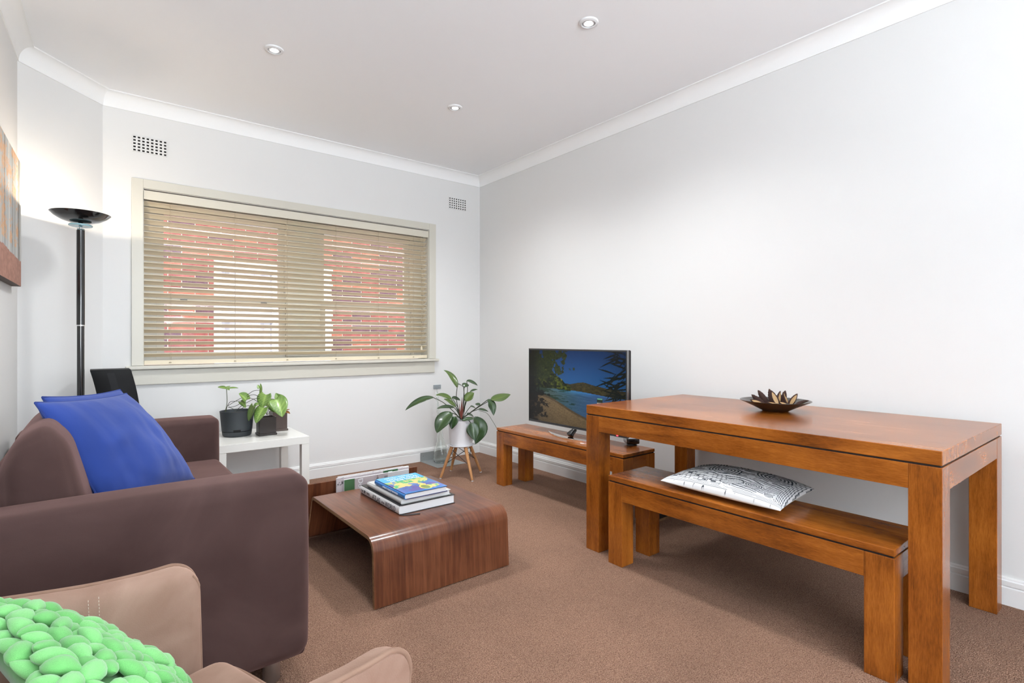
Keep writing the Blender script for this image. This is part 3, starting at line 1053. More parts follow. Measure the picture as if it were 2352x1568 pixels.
print_grid('screen', lambda u, v: np.stack([np.full_like(u, TVX - 0.0005), ty1 - 0.006 - u * (ty1 - ty0 - 0.015), tz0 + 0.013 + v * (tz1 - tz0 - 0.022)], 1), 340, 200, tv_picture, M['screen'], tv, smooth=False)
# crescent stand
cyv = 2.57
n_ = 28
outer, inner = [], []
for i in range(n_ + 1):
    s = -1 + 2 * i / n_
    outer.append((cyv + 0.285 * s, TVX - 0.075 + 0.105 * s * s))
    inner.append((cyv + 0.262 * s, TVX - 0.030 + 0.048 * s * s))
prism('stand_foot', outer + inner[::-1], lambda u, v, a: (v, u, a), BZ, BZ + 0.010, M['chrome'], tv, bevel=0.002)
sweep('stand_neck', [(TVX - 0.030, cyv, BZ + 0.022), (TVX - 0.012, cyv, BZ + 0.038), (TVX + 0.012, cyv, BZ + 0.052), (TVX + 0.018, cyv, BZ + 0.08)], [0.026, 0.020, 0.018, 0.018], M['gloss_black'], tv, 14)
box('power_light', (TVX - 0.0045, TVX - 0.0015, ty0 + 0.070, ty0 + 0.082, tz0 + 0.003, tz0 + 0.009), M['led'], tv)

sb = thing('media_box', 'small black and silver rounded box on the bench end behind the table', 'media player', (2.70, 2.165, BZ))


def mb(V):
    a_ = math.radians(-35)
    x_, y_ = V[:, 0] * math.cos(a_) - V[:, 1] * math.sin(a_), V[:, 0] * math.sin(a_) + V[:, 1] * math.cos(a_)
    return np.stack([2.690 + x_, 2.165 + y_, BZ + V[:, 2]], 1)


rbox('shell', (-0.044, 0.044, -0.030, 0.050, 0.010, 0.050), 0.014, M['steel'], sb, n=4, warp=mb)
rbox('front_panel', (-0.041, 0.041, -0.037, -0.020, 0.012, 0.046), 0.0082, M['gloss_black'], sb, n=4, warp=mb)
lathe('base', [(0.0, 0.0), (0.034, 0.0), (0.030, 0.012), (0.0, 0.013)], (2.690, 2.165, BZ), M['satin_black'], sb, 24)

# ================================================================== BENCH CUSHION (printed line drawing)
def pillow_fn(corners, thick, pw=0.42, pinch=0.05, wob=0.0, seed=0, flat=0.35):
    """returns f(u,v,side)->points; corners A(0,0) B(1,0) C(1,1) D(0,1)"""
    A, B, C_, D_ = [np.array(c, float) for c in corners]
    nrm = np.cross(B - A, D_ - A)
    nrm /= np.linalg.norm(nrm)

    def f(u, v, side):
        a, b = 2 * u - 1, 2 * v - 1
        # edges drawn in a little between the corners
        uu = 0.5 + (u - 0.5) * (1 - pinch * (1 - b * b))
        vv = 0.5 + (v - 0.5) * (1 - pinch * (1 - a * a))
        p = ((1 - uu) * (1 - vv))[:, None] * A + (uu * (1 - vv))[:, None] * B + (uu * vv)[:, None] * C_ + ((1 - uu) * vv)[:, None] * D_
        h = np.clip((1 - a * a) * (1 - b * b), 0, 1) ** pw
        if wob:
            h = h * (1 + wob * (fbm(u * 5 + 3, v * 5 + 7, seed) - 0.5) * 2 + 0.7 * wob * (fbm(u * 2 + 1, v * 15 + 4, seed + 5) - 0.5) * 2)
        return p + nrm * (side * thick * h * (1 if side > 0 else flat))[:, None] if np.ndim(side) else p + nrm * (side * thick * (1 if side > 0 else flat)) * h[:, None]
    return f


def pillow(name, corners, thick, m, parent, n=26, **kw):
    f = pillow_fn(corners, thick, **kw)
    t = (1 - np.cos(np.linspace(0, PI, n))) / 2
    U, V = np.meshgrid(t, t)
    u, v = U.ravel(), V.ravel()
    top, bot = f(u, v, 1), f(u, v, -1)
    faces = []
    for j in range(n - 1):
        for i in range(n - 1):
            q = [j * n + i, j * n + i + 1, (j + 1) * n + i + 1, (j + 1) * n + i]
            faces.append(q)
            faces.append([k + n * n for k in q[::-1]])
    bm = bmesh.new()
    bv = [bm.verts.new(p) for p in np.concatenate([top, bot])]
    for q in faces:
        bm.faces.new([bv[k] for k in q])
    bmesh.ops.remove_doubles(bm, verts=bm.verts, dist=1e-5)
    return link(name, bm_mesh(bm), m, parent, smooth=True), f


bc = thing('cushion', 'white rectangular cushion printed with fine black line drawings, lying on the bench', 'cushion', (2.19, 1.19, BZ))
CB = [(2.020, 1.462, 0.462), (2.012, 0.925, 0.462), (2.362, 0.945, 0.476), (2.372, 1.440, 0.476)]
pillow('underside', [(c[0], c[1], c[2] - 0.0006) for c in CB], 0.030, M['white_lam'], bc, n=16, pw=0.45, flat=1.0, pinch=0.04)
fcu = pillow_fn(CB, 0.062, pw=0.40, pinch=0.04, wob=0.10, seed=3)


def line_print(u, v):
    x, y = u * 1.5, v ** 0.6          # aspect; the print wraps over the plump front
    ink = np.zeros_like(u)

    def rings(cx, cy, r, f_, sx=1.0, sy=1.0):
        d = np.sqrt(((x - cx) / sx) ** 2 + ((y - cy) / sy) ** 2) + 0.012 * (fbm(x * 12, y * 12, 3) - 0.5)
        return d < r, np.where((d < r) & (np.mod(d * f_, 1) < 0.45), 1.0, 0.0)
    # base: fine horizontal wavy linework
    ww = y * 26 + 1.2 * fbm(x * 4, y * 4, 8) * 2
    ink = np.maximum(ink, (np.mod(ww, 1) < 0.34) * (fbm(x * 9, y * 9, 17) > 0.36))
    for (cx, cy, r, f_, sx, sy) in ((0.30, 0.78, 0.17, 34, 1.3, .8), (0.62, 0.62, 0.17, 32, 1.3, .7), (1.12, 0.40, 0.11, 38, 1.1, .8), (1.20, 0.78, 0.2, 30, 1.3, .8), (0.85, 0.88, 0.16, 32, 1.5, .7), (1.33, 0.30, 0.05, 70, 1, 1), (0.1, 0.5, 0.08, 60, 1, 1)):
        msk, k = rings(cx, cy, r, f_, sx, sy)
        ink = np.where(msk, k, ink)
    # street of little boxes
    band = (y > 0.22) & (y < 0.46) & (x < 0.78)
    bxs = ((np.mod(x * 17 + np.floor(y * 14) * 0.4, 1) < 0.13) | (np.mod(y * 14, 1) < 0.16)) & (vnoise(np.floor(x * 17), np.floor(y * 14), 4) > 0.25)
    ink = np.where(band, bxs * 1.0, ink)
    blk = band & (vnoise(np.floor(x * 30), np.floor(y * 26), 9) > 0.86)
    ink = np.where(blk, 1.0, ink)
    # striped leaf shape
    d = np.sqrt(((x - 0.86) * 0.92 + (y - 0.36) * 0.39) ** 2 / 0.022 + (-(x - 0.86) * 0.39 + (y - 0.36) * 0.92) ** 2 / 0.0052)
    ink = np.where(d < 1, np.where((np.mod((x - y * 0.5) * 34, 1) < 0.22) | (d > 0.9), 1.0, 0.0), ink)
    # border lines at both ends and the front
    ink = np.where(x > 1.40, (np.mod((x + 0.06 * y) * 58, 1) < 0.35) * 1.0, ink)
    ink = np.where(x < 0.08, (np.mod(x * 62, 1) < 0.25) * 1.0, ink)
    ink = np.where(y < 0.10, ((np.mod(x * 5 + 2 * fbm(x * 6, y, 2), 1) < 0.05) & (y > 0.03)) * 1.0, ink)
    ink = np.where((y >= 0.10) & (y < 0.22), (np.mod(y * 34 + 0.4 * fbm(x * 5, y * 3, 6), 1) < 0.3) * (fbm(x * 7, y * 12, 19) > 0.36), ink)
    c = np.array([0.80, 0.80, 0.81]) * (1 - ink[:, None]) + np.array([0.035, 0.045, 0.06]) * ink[:, None]
    return c


print_grid('printed_cover', lambda u, v: fcu(u, v, 1), 330, 220, line_print, M['cushion_print'], bc)

# ================================================================== DISH WITH SEED PODS
BCX, BCY = 2.590, 1.215
dz = TZ
ds = thing('shallow_dish', 'wide shallow dark metal dish on the dining table', 'dish', (BCX, BCY, dz))
lathe('dish_bowl', [(0.0, 0.004), (0.050, 0.004), (0.10, 0.028), (0.150, 0.0495), (0.157, 0.052), (0.157, 0.0505), (0.150, 0.047), (0.10, 0.0235), (0.054, 0.0), (0.0, 0.0)], (BCX, BCY, dz), M['dish'], ds, 56)


def pod_mesh(shell):
    """half of a split woody pod: long boat, rough outside, pale hollow"""
    L_, wd, dp = 1.0, 0.36, 0.20
    V, Fc = [], []
    n, m = 14, 9
    for i in range(n + 1):
        t = i / n
        w = wd * (math.sin(PI * min(t * 0.93 + 0.07, 1)) ** 0.62) * (0.75 + 0.25 * (1 - t)) + 0.004
        for j in range(m + 1):
            a = PI * j / m
            if shell:
                rr = 1 + 0.10 * math.sin(i * 2.7 + j * 3.1)
                V.append((t * L_, 0.5 * w * math.cos(a) * rr, -dp * (w / wd) * math.sin(a) * rr))
            else:
                V.append((0.06 + t * L_ * 0.86, 0.40 * w * math.cos(a), -0.04 - 0.10 * (w / wd) * math.sin(a)))
    for i in range(n):
        for j in range(m):
            Fc.append([i * (m + 1) + j, i * (m + 1) + j + 1, (i + 1) * (m + 1) + j + 1, (i + 1) * (m + 1) + j])
    if shell:
        for i in range(n):     # lip
            Fc.append([i * (m + 1), (i + 1) * (m + 1), (i + 1) * (m + 1) + m, i * (m + 1) + m][::-1])
    me = mesh_from(V, Fc)
    bm = bmesh.new(); bm.from_mesh(me); bmesh.ops.recalc_face_normals(bm, faces=bm.faces); bm.to_mesh(me); bm.free()
    me.polygons.foreach_set('use_smooth', [True] * len(me.polygons))
    me.materials.append(M['pod_shell'] if shell else M['pod_in'])
    return me


def pod_in_mesh():
    """pale hollow face of the split pod, slightly proud of the lip"""
    V, Fc = [], []
    n, m = 14, 6
    for i in range(n + 1):
        t = i / n
        w = 0.20 * (math.sin(PI * t) ** 0.8) + 0.003
        for j in range(m + 1):
            s = -1 + 2 * j / m
            V.append((0.10 + 0.80 * t, 0.5 * w * s, 0.012 - 0.006 * (1 - s * s)))
    for i in range(n):
        for j in range(m):
            Fc.append([i * (m + 1) + j, (i + 1) * (m + 1) + j, (i + 1) * (m + 1) + j + 1, i * (m + 1) + j + 1])
    me = mesh_from(V, Fc)
    me.polygons.foreach_set('use_smooth', [True] * len(me.polygons))
    me.materials.append(M['pod_in'])
    return me


PS, PI_ = pod_mesh(True), pod_in_mesh()
# x right / y away from the viewer, metres from dish centre; lean = elevation; face = roll of the open side
rx, ry = Vector((math.cos(YAW), -math.sin(YAW), 0)), Vector((math.sin(YAW), math.cos(YAW), 0))
pods = [(-0.045, -0.010, 168, 20, 20, .060, 'lying at the left edge of the dish'), (-0.030, 0.015, 152, 42, 160, .072, 'leaning to the upper left in the dish'), (-0.015, 0.020, 128, 58, 170, .076, 'leaning left with its shell outwards in the dish'),
        (0.006, -0.022, 118, 66, -10, .074, 'standing upright at centre left, pale inside showing'), (0.006, 0.030, 95, 72, 175, .072, 'standing at the back of the dish, pointed tip up'), (0.010, -0.004, 70, 70, 25, .068, 'standing in the middle, half its pale side showing'),
        (0.030, 0.012, 62, 66, 165, .070, 'standing behind the right-hand pods'), (0.052, -0.008, 100, 64, 40, .066, 'standing at centre right with a pale edge'), (0.046, -0.010, 40, 50, -5, .070, 'leaning right with its pale hollow facing forward'),
        (0.054, -0.046, 8, 20, 60, .060, 'lying at the right edge of the dish'), (0.010, -0.040, 165, 14, 70, .062, 'lying across the front of the dish'), (0.035, -0.040, 120, 20, 30, .040, 'short stub at the front middle of the dish')]
for (px, py, az, el, roll, L_, lab) in pods:
    p = Vector((BCX, BCY, dz + (0.030 if el < 25 else 0.018))) + rx * px * 1.25 + ry * py * 1.2
    L_ *= 1.22
    t = thing('seed_pod', 'rough brown split seed pod ' + lab, 'seed pod', p, 'seed pods in the dish')
    a = math.radians(az)
    d = (rx * math.cos(a) + ry * (0.35 * math.sin(a))).normalized() * math.cos(math.radians(el)) + Vector((0, 0, math.sin(math.radians(el))))
    d.normalize()
    face = (-ry - d * (-ry).dot(d)).normalized()
    face.rotate(Matrix.Rotation(math.radians(roll), 3, d))
    side = face.cross(d)
    R3 = Matrix((d, side, face)).transposed()
    for nm, me in (('shell', PS), ('hollow', PI_)):
        o = bpy.data.objects.new(nm, me)
        COL.objects.link(o)
        o.parent = t
        o.matrix_local = R3.to_4x4() @ Matrix.Scale(L_, 4)

# ================================================================== SOFA
sf = thing('sofa', 'dark brown suede two-seat sofa with square arms along the left wall', 'sofa', (0.13, 2.67, 0))
SB, SF = -0.300, 0.553
SY0, SY1, AW = 1.735, 3.605, 0.19
rbox('base_frame', (SB + 0.02, SF - 0.012, SY0 + 0.02, SY1 - 0.02, 0.085, 0.27), 0.015, M['sofa'], sf, n=4)
rbox('arm', (SB, SF, SY0, SY0 + AW, 0.082, 0.668), 0.048, M['sofa'], sf, n=10, bulge=(0.004, 0.006, 0.006))
rbox('arm', (SB + 0.01, SF + 0.018, SY1 - AW, SY1, 0.082, 0.655), 0.032, M['sofa'], sf, n=10, bulge=(0.004, 0.006, 0.006))
rbox('back', (SB - 0.02, SB + 0.13, SY0 + 0.03, SY1 - 0.03, 0.085, 0.60), 0.05, M['sofa'], sf, n=6)
ym = (SY0 + SY1) / 2
for (a, b) in ((SY0 + AW + 0.004, ym - 0.002), (ym + 0.002, SY1 - AW - 0.004)):
    rbox('seat_cushion', (-0.05, SF + 0.014, a, b, 0.272, 0.428), 0.035, M['sofa'], sf, bulge=(0.008, 0, 0.012), n=8)


def lean(V):
    V = V.copy()
    t = np.clip((V[:, 2] - 0.40) / 0.46, 0, 1.2)
    V[:, 0] = -0.205 + (V[:, 0] + 0.205) * (1 - 0.42 * t)
    V[:, 2] -= 5.5 * t * np.clip(-0.085 - V[:, 0], 0, 1) ** 2
    return V


for (a, b, zt_) in ((SY0 + AW - 0.005, ym - 0.002, 0.858), (ym + 0.002, SY1 - AW + 0.005, 0.800)):
    rbox('back_cushion', (-0.205, 0.035, a, b, 0.405, zt_), 0.085, M['sofa'], sf, bulge=(0.010, 0.020, 0.008), n=9, warp=lean)
for x in (SB + 0.09, SF - 0.10):
    for y in (SY0 + 0.09, SY1 - 0.09):
        lathe('foot', [(0.0, 0.0), (0.024, 0.0), (0.026, 0.004), (0.026, 0.083), (0.0, 0.083)], (x, y, 0), M['steel'], sf, 20)


def edge_loop(f, n=24, off=0.0):
    t = np.linspace(0, 1, n)
    z_, o_ = np.zeros(n), np.ones(n)
    u = np.concatenate([t, o_[1:], t[::-1][1:], z_[1:]])
    v = np.concatenate([z_, t[1:], o_[1:], t[::-1][1:]])
    return [Vector(p) for p in f(u, v, 1)]


def blue_cushion(label, corners, thick, seed):
    lo = min(c[2] for c in corners)
    cx = sum(c[0] for c in corners) / 4
    cy = sum(c[1] for c in corners) / 4
    t = thing('blue_cushion', label, 'cushion', (cx, cy, lo), 'blue sofa cushions')
    o, f = pillow('cover', corners, thick, M['blue'], t, n=36, pw=0.46, pinch=0.05, wob=0.16, seed=seed, flat=0.85)
    sweep('piping', edge_loop(f), 0.0035, M['blue_pipe'], t, 6)


A_, B_, C_, D_ = (-0.137, 2.150, 0.910), (0.050, 2.210, 0.490), (0.355, 2.730, 0.480), (0.105, 2.620, 0.885)
blue_cushion('royal blue square cushion, the front one of the pair leaning on the sofa back', [A_, B_, C_, D_], 0.085, 4)
A2, B2, C2, D2 = (-0.130, 2.320, 0.912), (0.030, 2.440, 0.470), (0.352, 2.960, 0.462), (0.090, 2.800, 0.888)
blue_cushion('royal blue square cushion half hidden behind the front blue cushion', [A2, B2, C2, D2], 0.050, 9)

# ================================================================== COFFEE TABLE
def sheet(name, path, t, x0, x1, m, edge, parent):
    """bent plywood: closed ribbon of thickness t along a (y,z) path, spanning x0..x1"""
    P_ = [np.array(p) for p in path]
    n = len(P_)
    L_, R_ = [], []
    for i in range(n):
        d = P_[min(i + 1, n - 1)] - P_[max(i - 1, 0)]
        d = d / np.linalg.norm(d)
        nn = np.array([-d[1], d[0]])
        L_.append(P_[i]); R_.append(P_[i] - nn * t)
    poly = L_ + R_[::-1]
    m_ = len(poly)
    V = [(x0, y, z) for y, z in poly] + [(x1, y, z) for y, z in poly]
    Fc = [[i, (i + 1) % m_, m_ + (i + 1) % m_, m_ + i] for i in range(m_)]
    q = len(Fc)
    for i in range(n - 1):
        j, k = m_ - 1 - i, m_ - 2 - i
        Fc.append([i, i + 1, k, j]); Fc.append([m_ + j, m_ + k, m_ + i + 1, m_ + i])
    me = mesh_from(V, Fc)
    bm = bmesh.new(); bm.from_mesh(me); bmesh.ops.recalc_face_normals(bm, faces=bm.faces); bm.to_mesh(me); bm.free()
    o = link(name, me, m, parent, smooth=True, angle=30)
    me.materials.append(edge)
    for p in me.polygons:
        if abs(p.normal.x) > 0.8:
            p.material_index = 1
    return o


CTZ = 0.285
ct = thing('coffee_table', 'low bent-plywood walnut coffee table with a magazine slot at its far end', 'table', (1.243, 2.5, 0))
arc = lambda cy, cz, r, a0, a1, n=9: [(cy + r * math.cos(math.radians(a)), cz + r * math.sin(math.radians(a))) for a in np.linspace(a0, a1, n)]
path = [(2.030, 0.004), (2.034, 0.10)] + arc(2.105, CTZ - 0.065, 0.065, 176, 90) + [(2.4, CTZ), (2.790, CTZ)] + arc(2.790, CTZ - 0.035, 0.035, 80, 10, 7) + [(2.860, 0.15), (2.890, 0.085)] + arc(2.925, 0.085, 0.035, 190, 340, 8)[1:]
path_in = path
sheet('bent_top', path, 0.016, 0.897, 1.590, M['walnut'], M['ply_edge'], ct)
sheet('far_panel', [(3.020, 0.004), (2.995, 0.12), (2.972, 0.22), (2.962, 0.306)], 0.014, 0.897, 1.590, M['walnut'], M['ply_edge'], ct)
for x in (0.93, 1.243, 1.555):
    lathe('glide', [(0.0, 0.0), (0.007, 0.0), (0.007, 0.005), (0.0, 0.005)], (x, 2.040, 0), M['satin_black'], ct, 10)


def text_mesh(body, size, Mx, m, parent, name='lettering', extrude=0.0003, align='LEFT', squeeze=1.0):
    cu = bpy.data.curves.new('txt', 'FONT')
    cu.body, cu.size, cu.extrude, cu.align_x = body, size, extrude, align
    ob = bpy.data.objects.new('txt', cu)
    COL.objects.link(ob)
    dg = bpy.context.evaluated_depsgraph_get()
    me = bpy.data.meshes.new_from_object(ob.evaluated_get(dg))
    bpy.data.objects.remove(ob, do_unlink=True)
    me.transform(Mx @ Matrix.Diagonal((squeeze, 1, 1, 1)))
    me.materials.clear()
    return link(name, me, m, parent)


def frame(o, ex, ey):
    ex, ey = Vector(ex).normalized(), Vector(ey).normalized()
    ez = ex.cross(ey)
    R = Matrix((ex, ey, ez)).transposed().to_4x4()
    return Matrix.Translation(o) @ R


def book(name, label, x0, x1, y0, y1, z0, z1, cover, spine, group):
    """hardback lying flat, spine on the -X side"""
    t = thing(name, label, 'book', ((x0 + x1) / 2, (y0 + y1) / 2, z0), group)
    ct_ = 0.003
    box('cover_board', (x0 + 0.006, x1, y0, y1, z0, z0 + ct_), cover, t, 0.001)
    box('cover_board', (x0 + 0.006, x1, y0, y1, z1 - ct_, z1), cover, t, 0.001)
    h_ = (z1 - z0) / 2
    pr = [(x0 + 0.012 - 0.012 * math.cos(a), z0 + h_ + h_ * math.sin(a)) for a in np.linspace(-PI / 2, PI / 2, 9)]
    pr2 = [(x0 + 0.012 - 0.009 * math.cos(a), z0 + h_ + (h_ - 0.002) * math.sin(a)) for a in np.linspace(PI / 2, -PI / 2, 9)]
    prism('spine', pr + pr2, lambda u, v, a: (u, a, v), y0, y1, spine, t, smooth=True)
    box('pages', (x0 + 0.006, x1 - 0.005, y0 + 0.004, y1 - 0.004, z0 + ct_ + 0.0003, z1 - ct_ - 0.0003), M['paper'], t)
    return t


b1 = book('atlas', 'thick black and white world atlas at the bottom of the book stack', 1.113, 1.420, 2.250, 2.706, CTZ, CTZ + 0.043, M['cover_black'], M['cover_white'], 'stacked books on the coffee table')
zc1 = CTZ + 0.0215
text_mesh('ATLAS', 0.034, frame((1.1124, 2.545, zc1 - 0.012), (0, -1, 0), (0, 0, 1)), M['ink'], b1, squeeze=0.95)
text_mesh('of the', 0.014, frame((1.1124, 2.437, zc1 - 0.006), (0, -1, 0), (0, 0, 1)), M['ink'], b1)
text_mesh('WORLD', 0.034, frame((1.1124, 2.396, zc1 - 0.012), (0, -1, 0), (0, 0, 1)), M['ink'], b1, squeeze=0.90)
text_mesh('THE', 0.017, frame((1.1124, 2.690, zc1 - 0.006), (0, -1, 0), (0, 0, 1)), M['ink'], b1)
text_mesh('TIMES', 0.017, frame((1.1124, 2.622, zc1 - 0.006), (0, -1, 0), (0, 0, 1)), M['ink'], b1)
box('emblem', (1.1118, 1.1126, 2.632, 2.650, zc1 - 0.006, zc1 + 0.008), M['ink'], b1, 0.0003)
sweep('ribbon_tail', [(1.118, 2.256, CTZ + 0.004), (1.128, 2.235, CTZ + 0.003), (1.160, 2.222, CTZ + 0.0025), (1.200, 2.205, CTZ + 0.003)], 0.0024, M['ribbon'], b1, 6)
tag(b1.children[-1], 'dark ribbon bookmark hanging out')
z1_ = CTZ + 0.0435
b2 = book('softcover_book', 'pale grey book in the middle of the book stack', 1.128, 1.402, 2.262, 2.652, z1_, z1_ + 0.025, M['cover_grey'], M['cover_grey'], 'stacked books on the coffee table')
z2_ = z1_ + 0.0255
b3 = book('satellite_atlas', 'bright blue atlas with a coloured world map cover, on top of the stack', 1.136, 1.370, 2.240, 2.572, z2_, z2_ + 0.027, M['navy'], M['cover_blue'], 'stacked books on the coffee table')


def map_cover(u, v):
    c = np.zeros((len(u), 3))
    w = fbm(u * 4 + 1, v * 4, 41)
    c[:] = np.stack([40 + 60 * w, 70 + 60 * (1 - v) * w + 70 * v, 150 + 60 * w], 1)
    ridge = fbm(u * 7, v * 7, 44)
    m = ridge > 0.55
    c[m] = np.stack([70 + 40 * w, 70 + 30 * w, 150 + 20 * w], 1)[m]
    # land
    d = fbm(u * 3.2 + 2.4, v * 4.4 + 0.3, 47) + 0.24 * sm(0.45, 0.62, v) - 0.05
    land = (d > 0.60) & (v < 0.70)
    l2 = fbm(u * 13, v * 13, 49)
    lc = np.stack([120 + 120 * l2, 175 + 40 * l2, 90 + 60 * (1 - l2)], 1)
    c[land] = lc[land]
    sand = land & (l2 > 0.55)
    c[sand] = np.array([238, 196, 120])
    g = land & (l2 < 0.42)
    c[g] = np.array([70, 170, 110])
    # south america / africa wedge
    k = ((u - 0.60) / 0.12) ** 2 + ((v - 0.17) / 0.13) ** 2
    m = k + 0.6 * (fbm(u * 12, v * 12, 51) - 0.5) < 1
    c[m] = np.array([120, 140, 80])
    m2 = m & (k > 0.6)
    c[m2] = np.array([235, 215, 90])
    # title area: plain sky blue
    t = sm(0.66, 0.74, v + 0.04 * (w - 0.5))[:, None]
    c = c * (1 - t) + np.array([72, 172, 226]) * t
    s = sm(0.10, 0.0, v)[:, None]
    c = c * (1 - s) + np.array([40, 130, 200]) * s
    return lin(c)


zt_ = z2_ + 0.027
print_grid('cover_print', lambda u, v: np.stack([1.143 + u * 0.2268, 2.2403 + v * 0.3314, np.full_like(u, zt_ + 0.0005)], 1), 90, 130, map_cover, M['print_gloss'], b3, smooth=False)
text_mesh('NATIONAL GEOGRAPHIC', 0.0165, frame((1.260, 2.540, zt_ + 0.0009), (1, 0, 0), (0, 1, 0)), M['white_ink'], b3, align='CENTER', squeeze=0.86)
text_mesh('SATELLITE ATLAS', 0.026, frame((1.262, 2.505, zt_ + 0.0009), (1, 0, 0), (0, 1, 0)), M['white_ink'], b3, align='CENTER', squeeze=0.85)
text_mesh('OF THE WORLD', 0.026, frame((1.262, 2.474, zt_ + 0.0009), (1, 0, 0), (0, 1, 0)), M['white_ink'], b3, align='CENTER', squeeze=0.85)
text_mesh('SATELLITE ATLAS OF THE WORLD', 0.011, frame((1.1354, 2.475, z2_ + 0.0095), (0, -1, 0), (0, 0, 1)), M['white_ink'], b3)


def magazine(label, x0, x1, y, zt, th, kind, lean_=0.0):
    t = thing('magazine', label, 'magazine', ((x0 + x1) / 2, y + 0.02, 0.075), 'magazines in the coffee table slot')
    zb_ = 0.078
    sh = Matrix.Identity(4)
    sh[1][2] = lean_
    sh[1][3] = -lean_ * zb_
    box('pages', (x0, x1, y, y + th, zb_, zt), M['paper'], t, 0.0006, M=sh)

    def colr(u, v):
        w = fbm(u * 14, v * 7, kind)
        c = np.stack([205 - 30 * w, 192 - 26 * w, 192 - 22 * w], 1)
        if kind == 1:
            c[(u < 0.15)] = np.array([66, 105, 66])
            c[(u > 0.43) & (u < 0.56) & (v < 1 - (np.abs(u - 0.495) * 6))] = np.array([120, 112, 110])
            c[(u > 0.66)] = np.array([206, 206, 208])
            c[(u > 0.60) & (u < 0.655) & (np.mod(v * 6, 1) < 0.6)] = np.array([135, 135, 138])
        elif kind == 2:
            c[(u < 0.10) & (fbm(u * 60, v * 20, 5) > 0.62)] = np.array([60, 60, 62])
            c[(u > 0.62) & (u < 0.84)] = np.array([50, 92, 56])
        else:
            c[fbm(u * 40, v * 16, 7) > 0.66] = np.array([140, 120, 130])
        return lin(c)
    print_grid('front_page', lambda u, v: np.stack([x0 + 0.001 + u * (x1 - x0 - 0.002), y - 0.0007 + lean_ * (v * (zt - zb_ - 0.002)), zb_ + 0.001 + v * (zt - zb_ - 0.002)], 1), 90, 60, colr, M['print'], t, smooth=False)
    return t


mg1 = magazine('folded newspaper with large printed letters, nearest in the coffee table slot', 1.100, 1.500, 2.898, 0.318, 0.006, 1)
text_mesh('Doug', 0.040, frame((1.183, 2.8968, 0.312), (0, 0, -1), (1, 0, 0)), M['white_ink'], mg1, align='LEFT')
mg2 = magazine('newspaper with a green box and white T, second in the coffee table slot', 1.062, 1.508, 2.912, 0.330, 0.006, 2)
text_mesh('T', 0.045, frame((1.385, 2.9108, 0.290), (1, 0, 0), (0, 0, 1)), M['white_ink'], mg2, align='CENTER')
magazine('plain-edged newspaper, third in the coffee table slot', 1.075, 1.478, 2.926, 0.333, 0.007, 3)
magazine('tallest folded paper at the back of the coffee table slot', 1.125, 1.522, 2.942, 0.326, 0.008, 4)

# ================================================================== WHITE SIDE TABLE
st = thing('side_table', 'square white side table under the window holding the small plants', 'table', (0.873, 3.930, 0))
sx0, sx1, sy0, sy1, sz = 0.597, 1.149, 3.656, 4.206, 0.450
box('top', (sx0, sx1, sy0, sy1, sz - 0.050, sz), M['white_lam'], st, 0.0015)
for x in (sx0, sx1 - 0.05):
    for y in (sy0, sy1 - 0.05):
        box('leg', (x, x + 0.05, y, y + 0.05, 0, sz - 0.0505), M['white_lam'], st, 0.0015)

# ================================================================== PLANTS
FW = np.array([math.sin(YAW), math.cos(YAW), 0.0])
RT = np.array([math.cos(YAW), -math.sin(YAW), 0.0])
UPV = np.array([0, 0, 1.0])


def leaf(base, tip, width, m, parent, sag=(0, 0, 0), face=None, fold=0.18, shape='oval', veins=0.0, petiole=None, name='leaf', curl=0.0):
    base, tip = np.array(base, float), np.array(tip, float)
    d = tip - base
    L_ = np.linalg.norm(d)
    mid = (base + tip) / 2 + np.array(sag, float)
    fc = np.array(face if face is not None else (-FW * 0.6 + UPV), float)
    n, k = 14, 8
    V, cols, Fc = [], [], []
    for i in range(n + 1):
        t = i / n
        p = (1 - t) ** 2 * base + 2 * t * (1 - t) * mid + t * t * tip
        tg = 2 * (1 - t) * (mid - base) + 2 * t * (tip - mid)
        tg /= np.linalg.norm(tg)
        sd = np.cross(tg, fc); sd /= np.linalg.norm(sd)
        nr = np.cross(sd, tg)
        if shape == 'oval':
            w = math.sin(PI * min(1, t * 0.97 + 0.03)) ** 0.75 * (1 - 0.35 * t) * 1.15
        elif shape == 'heart':
            w = (math.sin(PI * (t * 0.86 + 0.14)) ** 0.7) * (1 - 0.30 * t) * 1.2
        else:       # arrow
            w = (1 - t) ** 0.75 * min(1, t * 7 + 0.25) * 1.2
        for j in range(k + 1):
            s = -1 + 2 * j / k
            back = -0.16 * L_ * abs(s) ** 1.5 * (1 - t) ** 2 if shape in ('heart', 'arrow') else 0
            q = p + sd * (0.5 * width * w * s) + nr * (width * fold * w * abs(s) - curl * width * (s * w) ** 2) + tg * back
            V.append(q)
            vn = 0.5 + 0.5 * math.cos((t * 9 - abs(s) * 1.6) * 2 * PI)
            c = 0.25 + 0.5 * (abs(s) < 0.13) + veins * (vn ** 3) * (0.25 + 0.75 * (1 - abs(s))) + 0.12 * math.sin(t * 5 + s * 2)
            cols.append(c)
    for i in range(n):
        for j in range(k):
            Fc.append([i * (k + 1) + j, i * (k + 1) + j + 1, (i + 1) * (k + 1) + j + 1, (i + 1) * (k + 1) + j])
    me = mesh_from(V, Fc)
    c = np.clip(np.array(cols), 0, 1)
    set_cols(me, np.stack([c, c, c], 1))
    o = link(name, me, m, parent, smooth=True)
    so = o.modifiers.new('thickness', 'SOLIDIFY')
    so.thickness = 0.0009
    return o


def at(px, py, depth):
    return np.array([0, 0, CAM_H]) + depth * (FW + RT * (px - 1176) / F_PX + UPV * (Y0 - py) / F_PX)


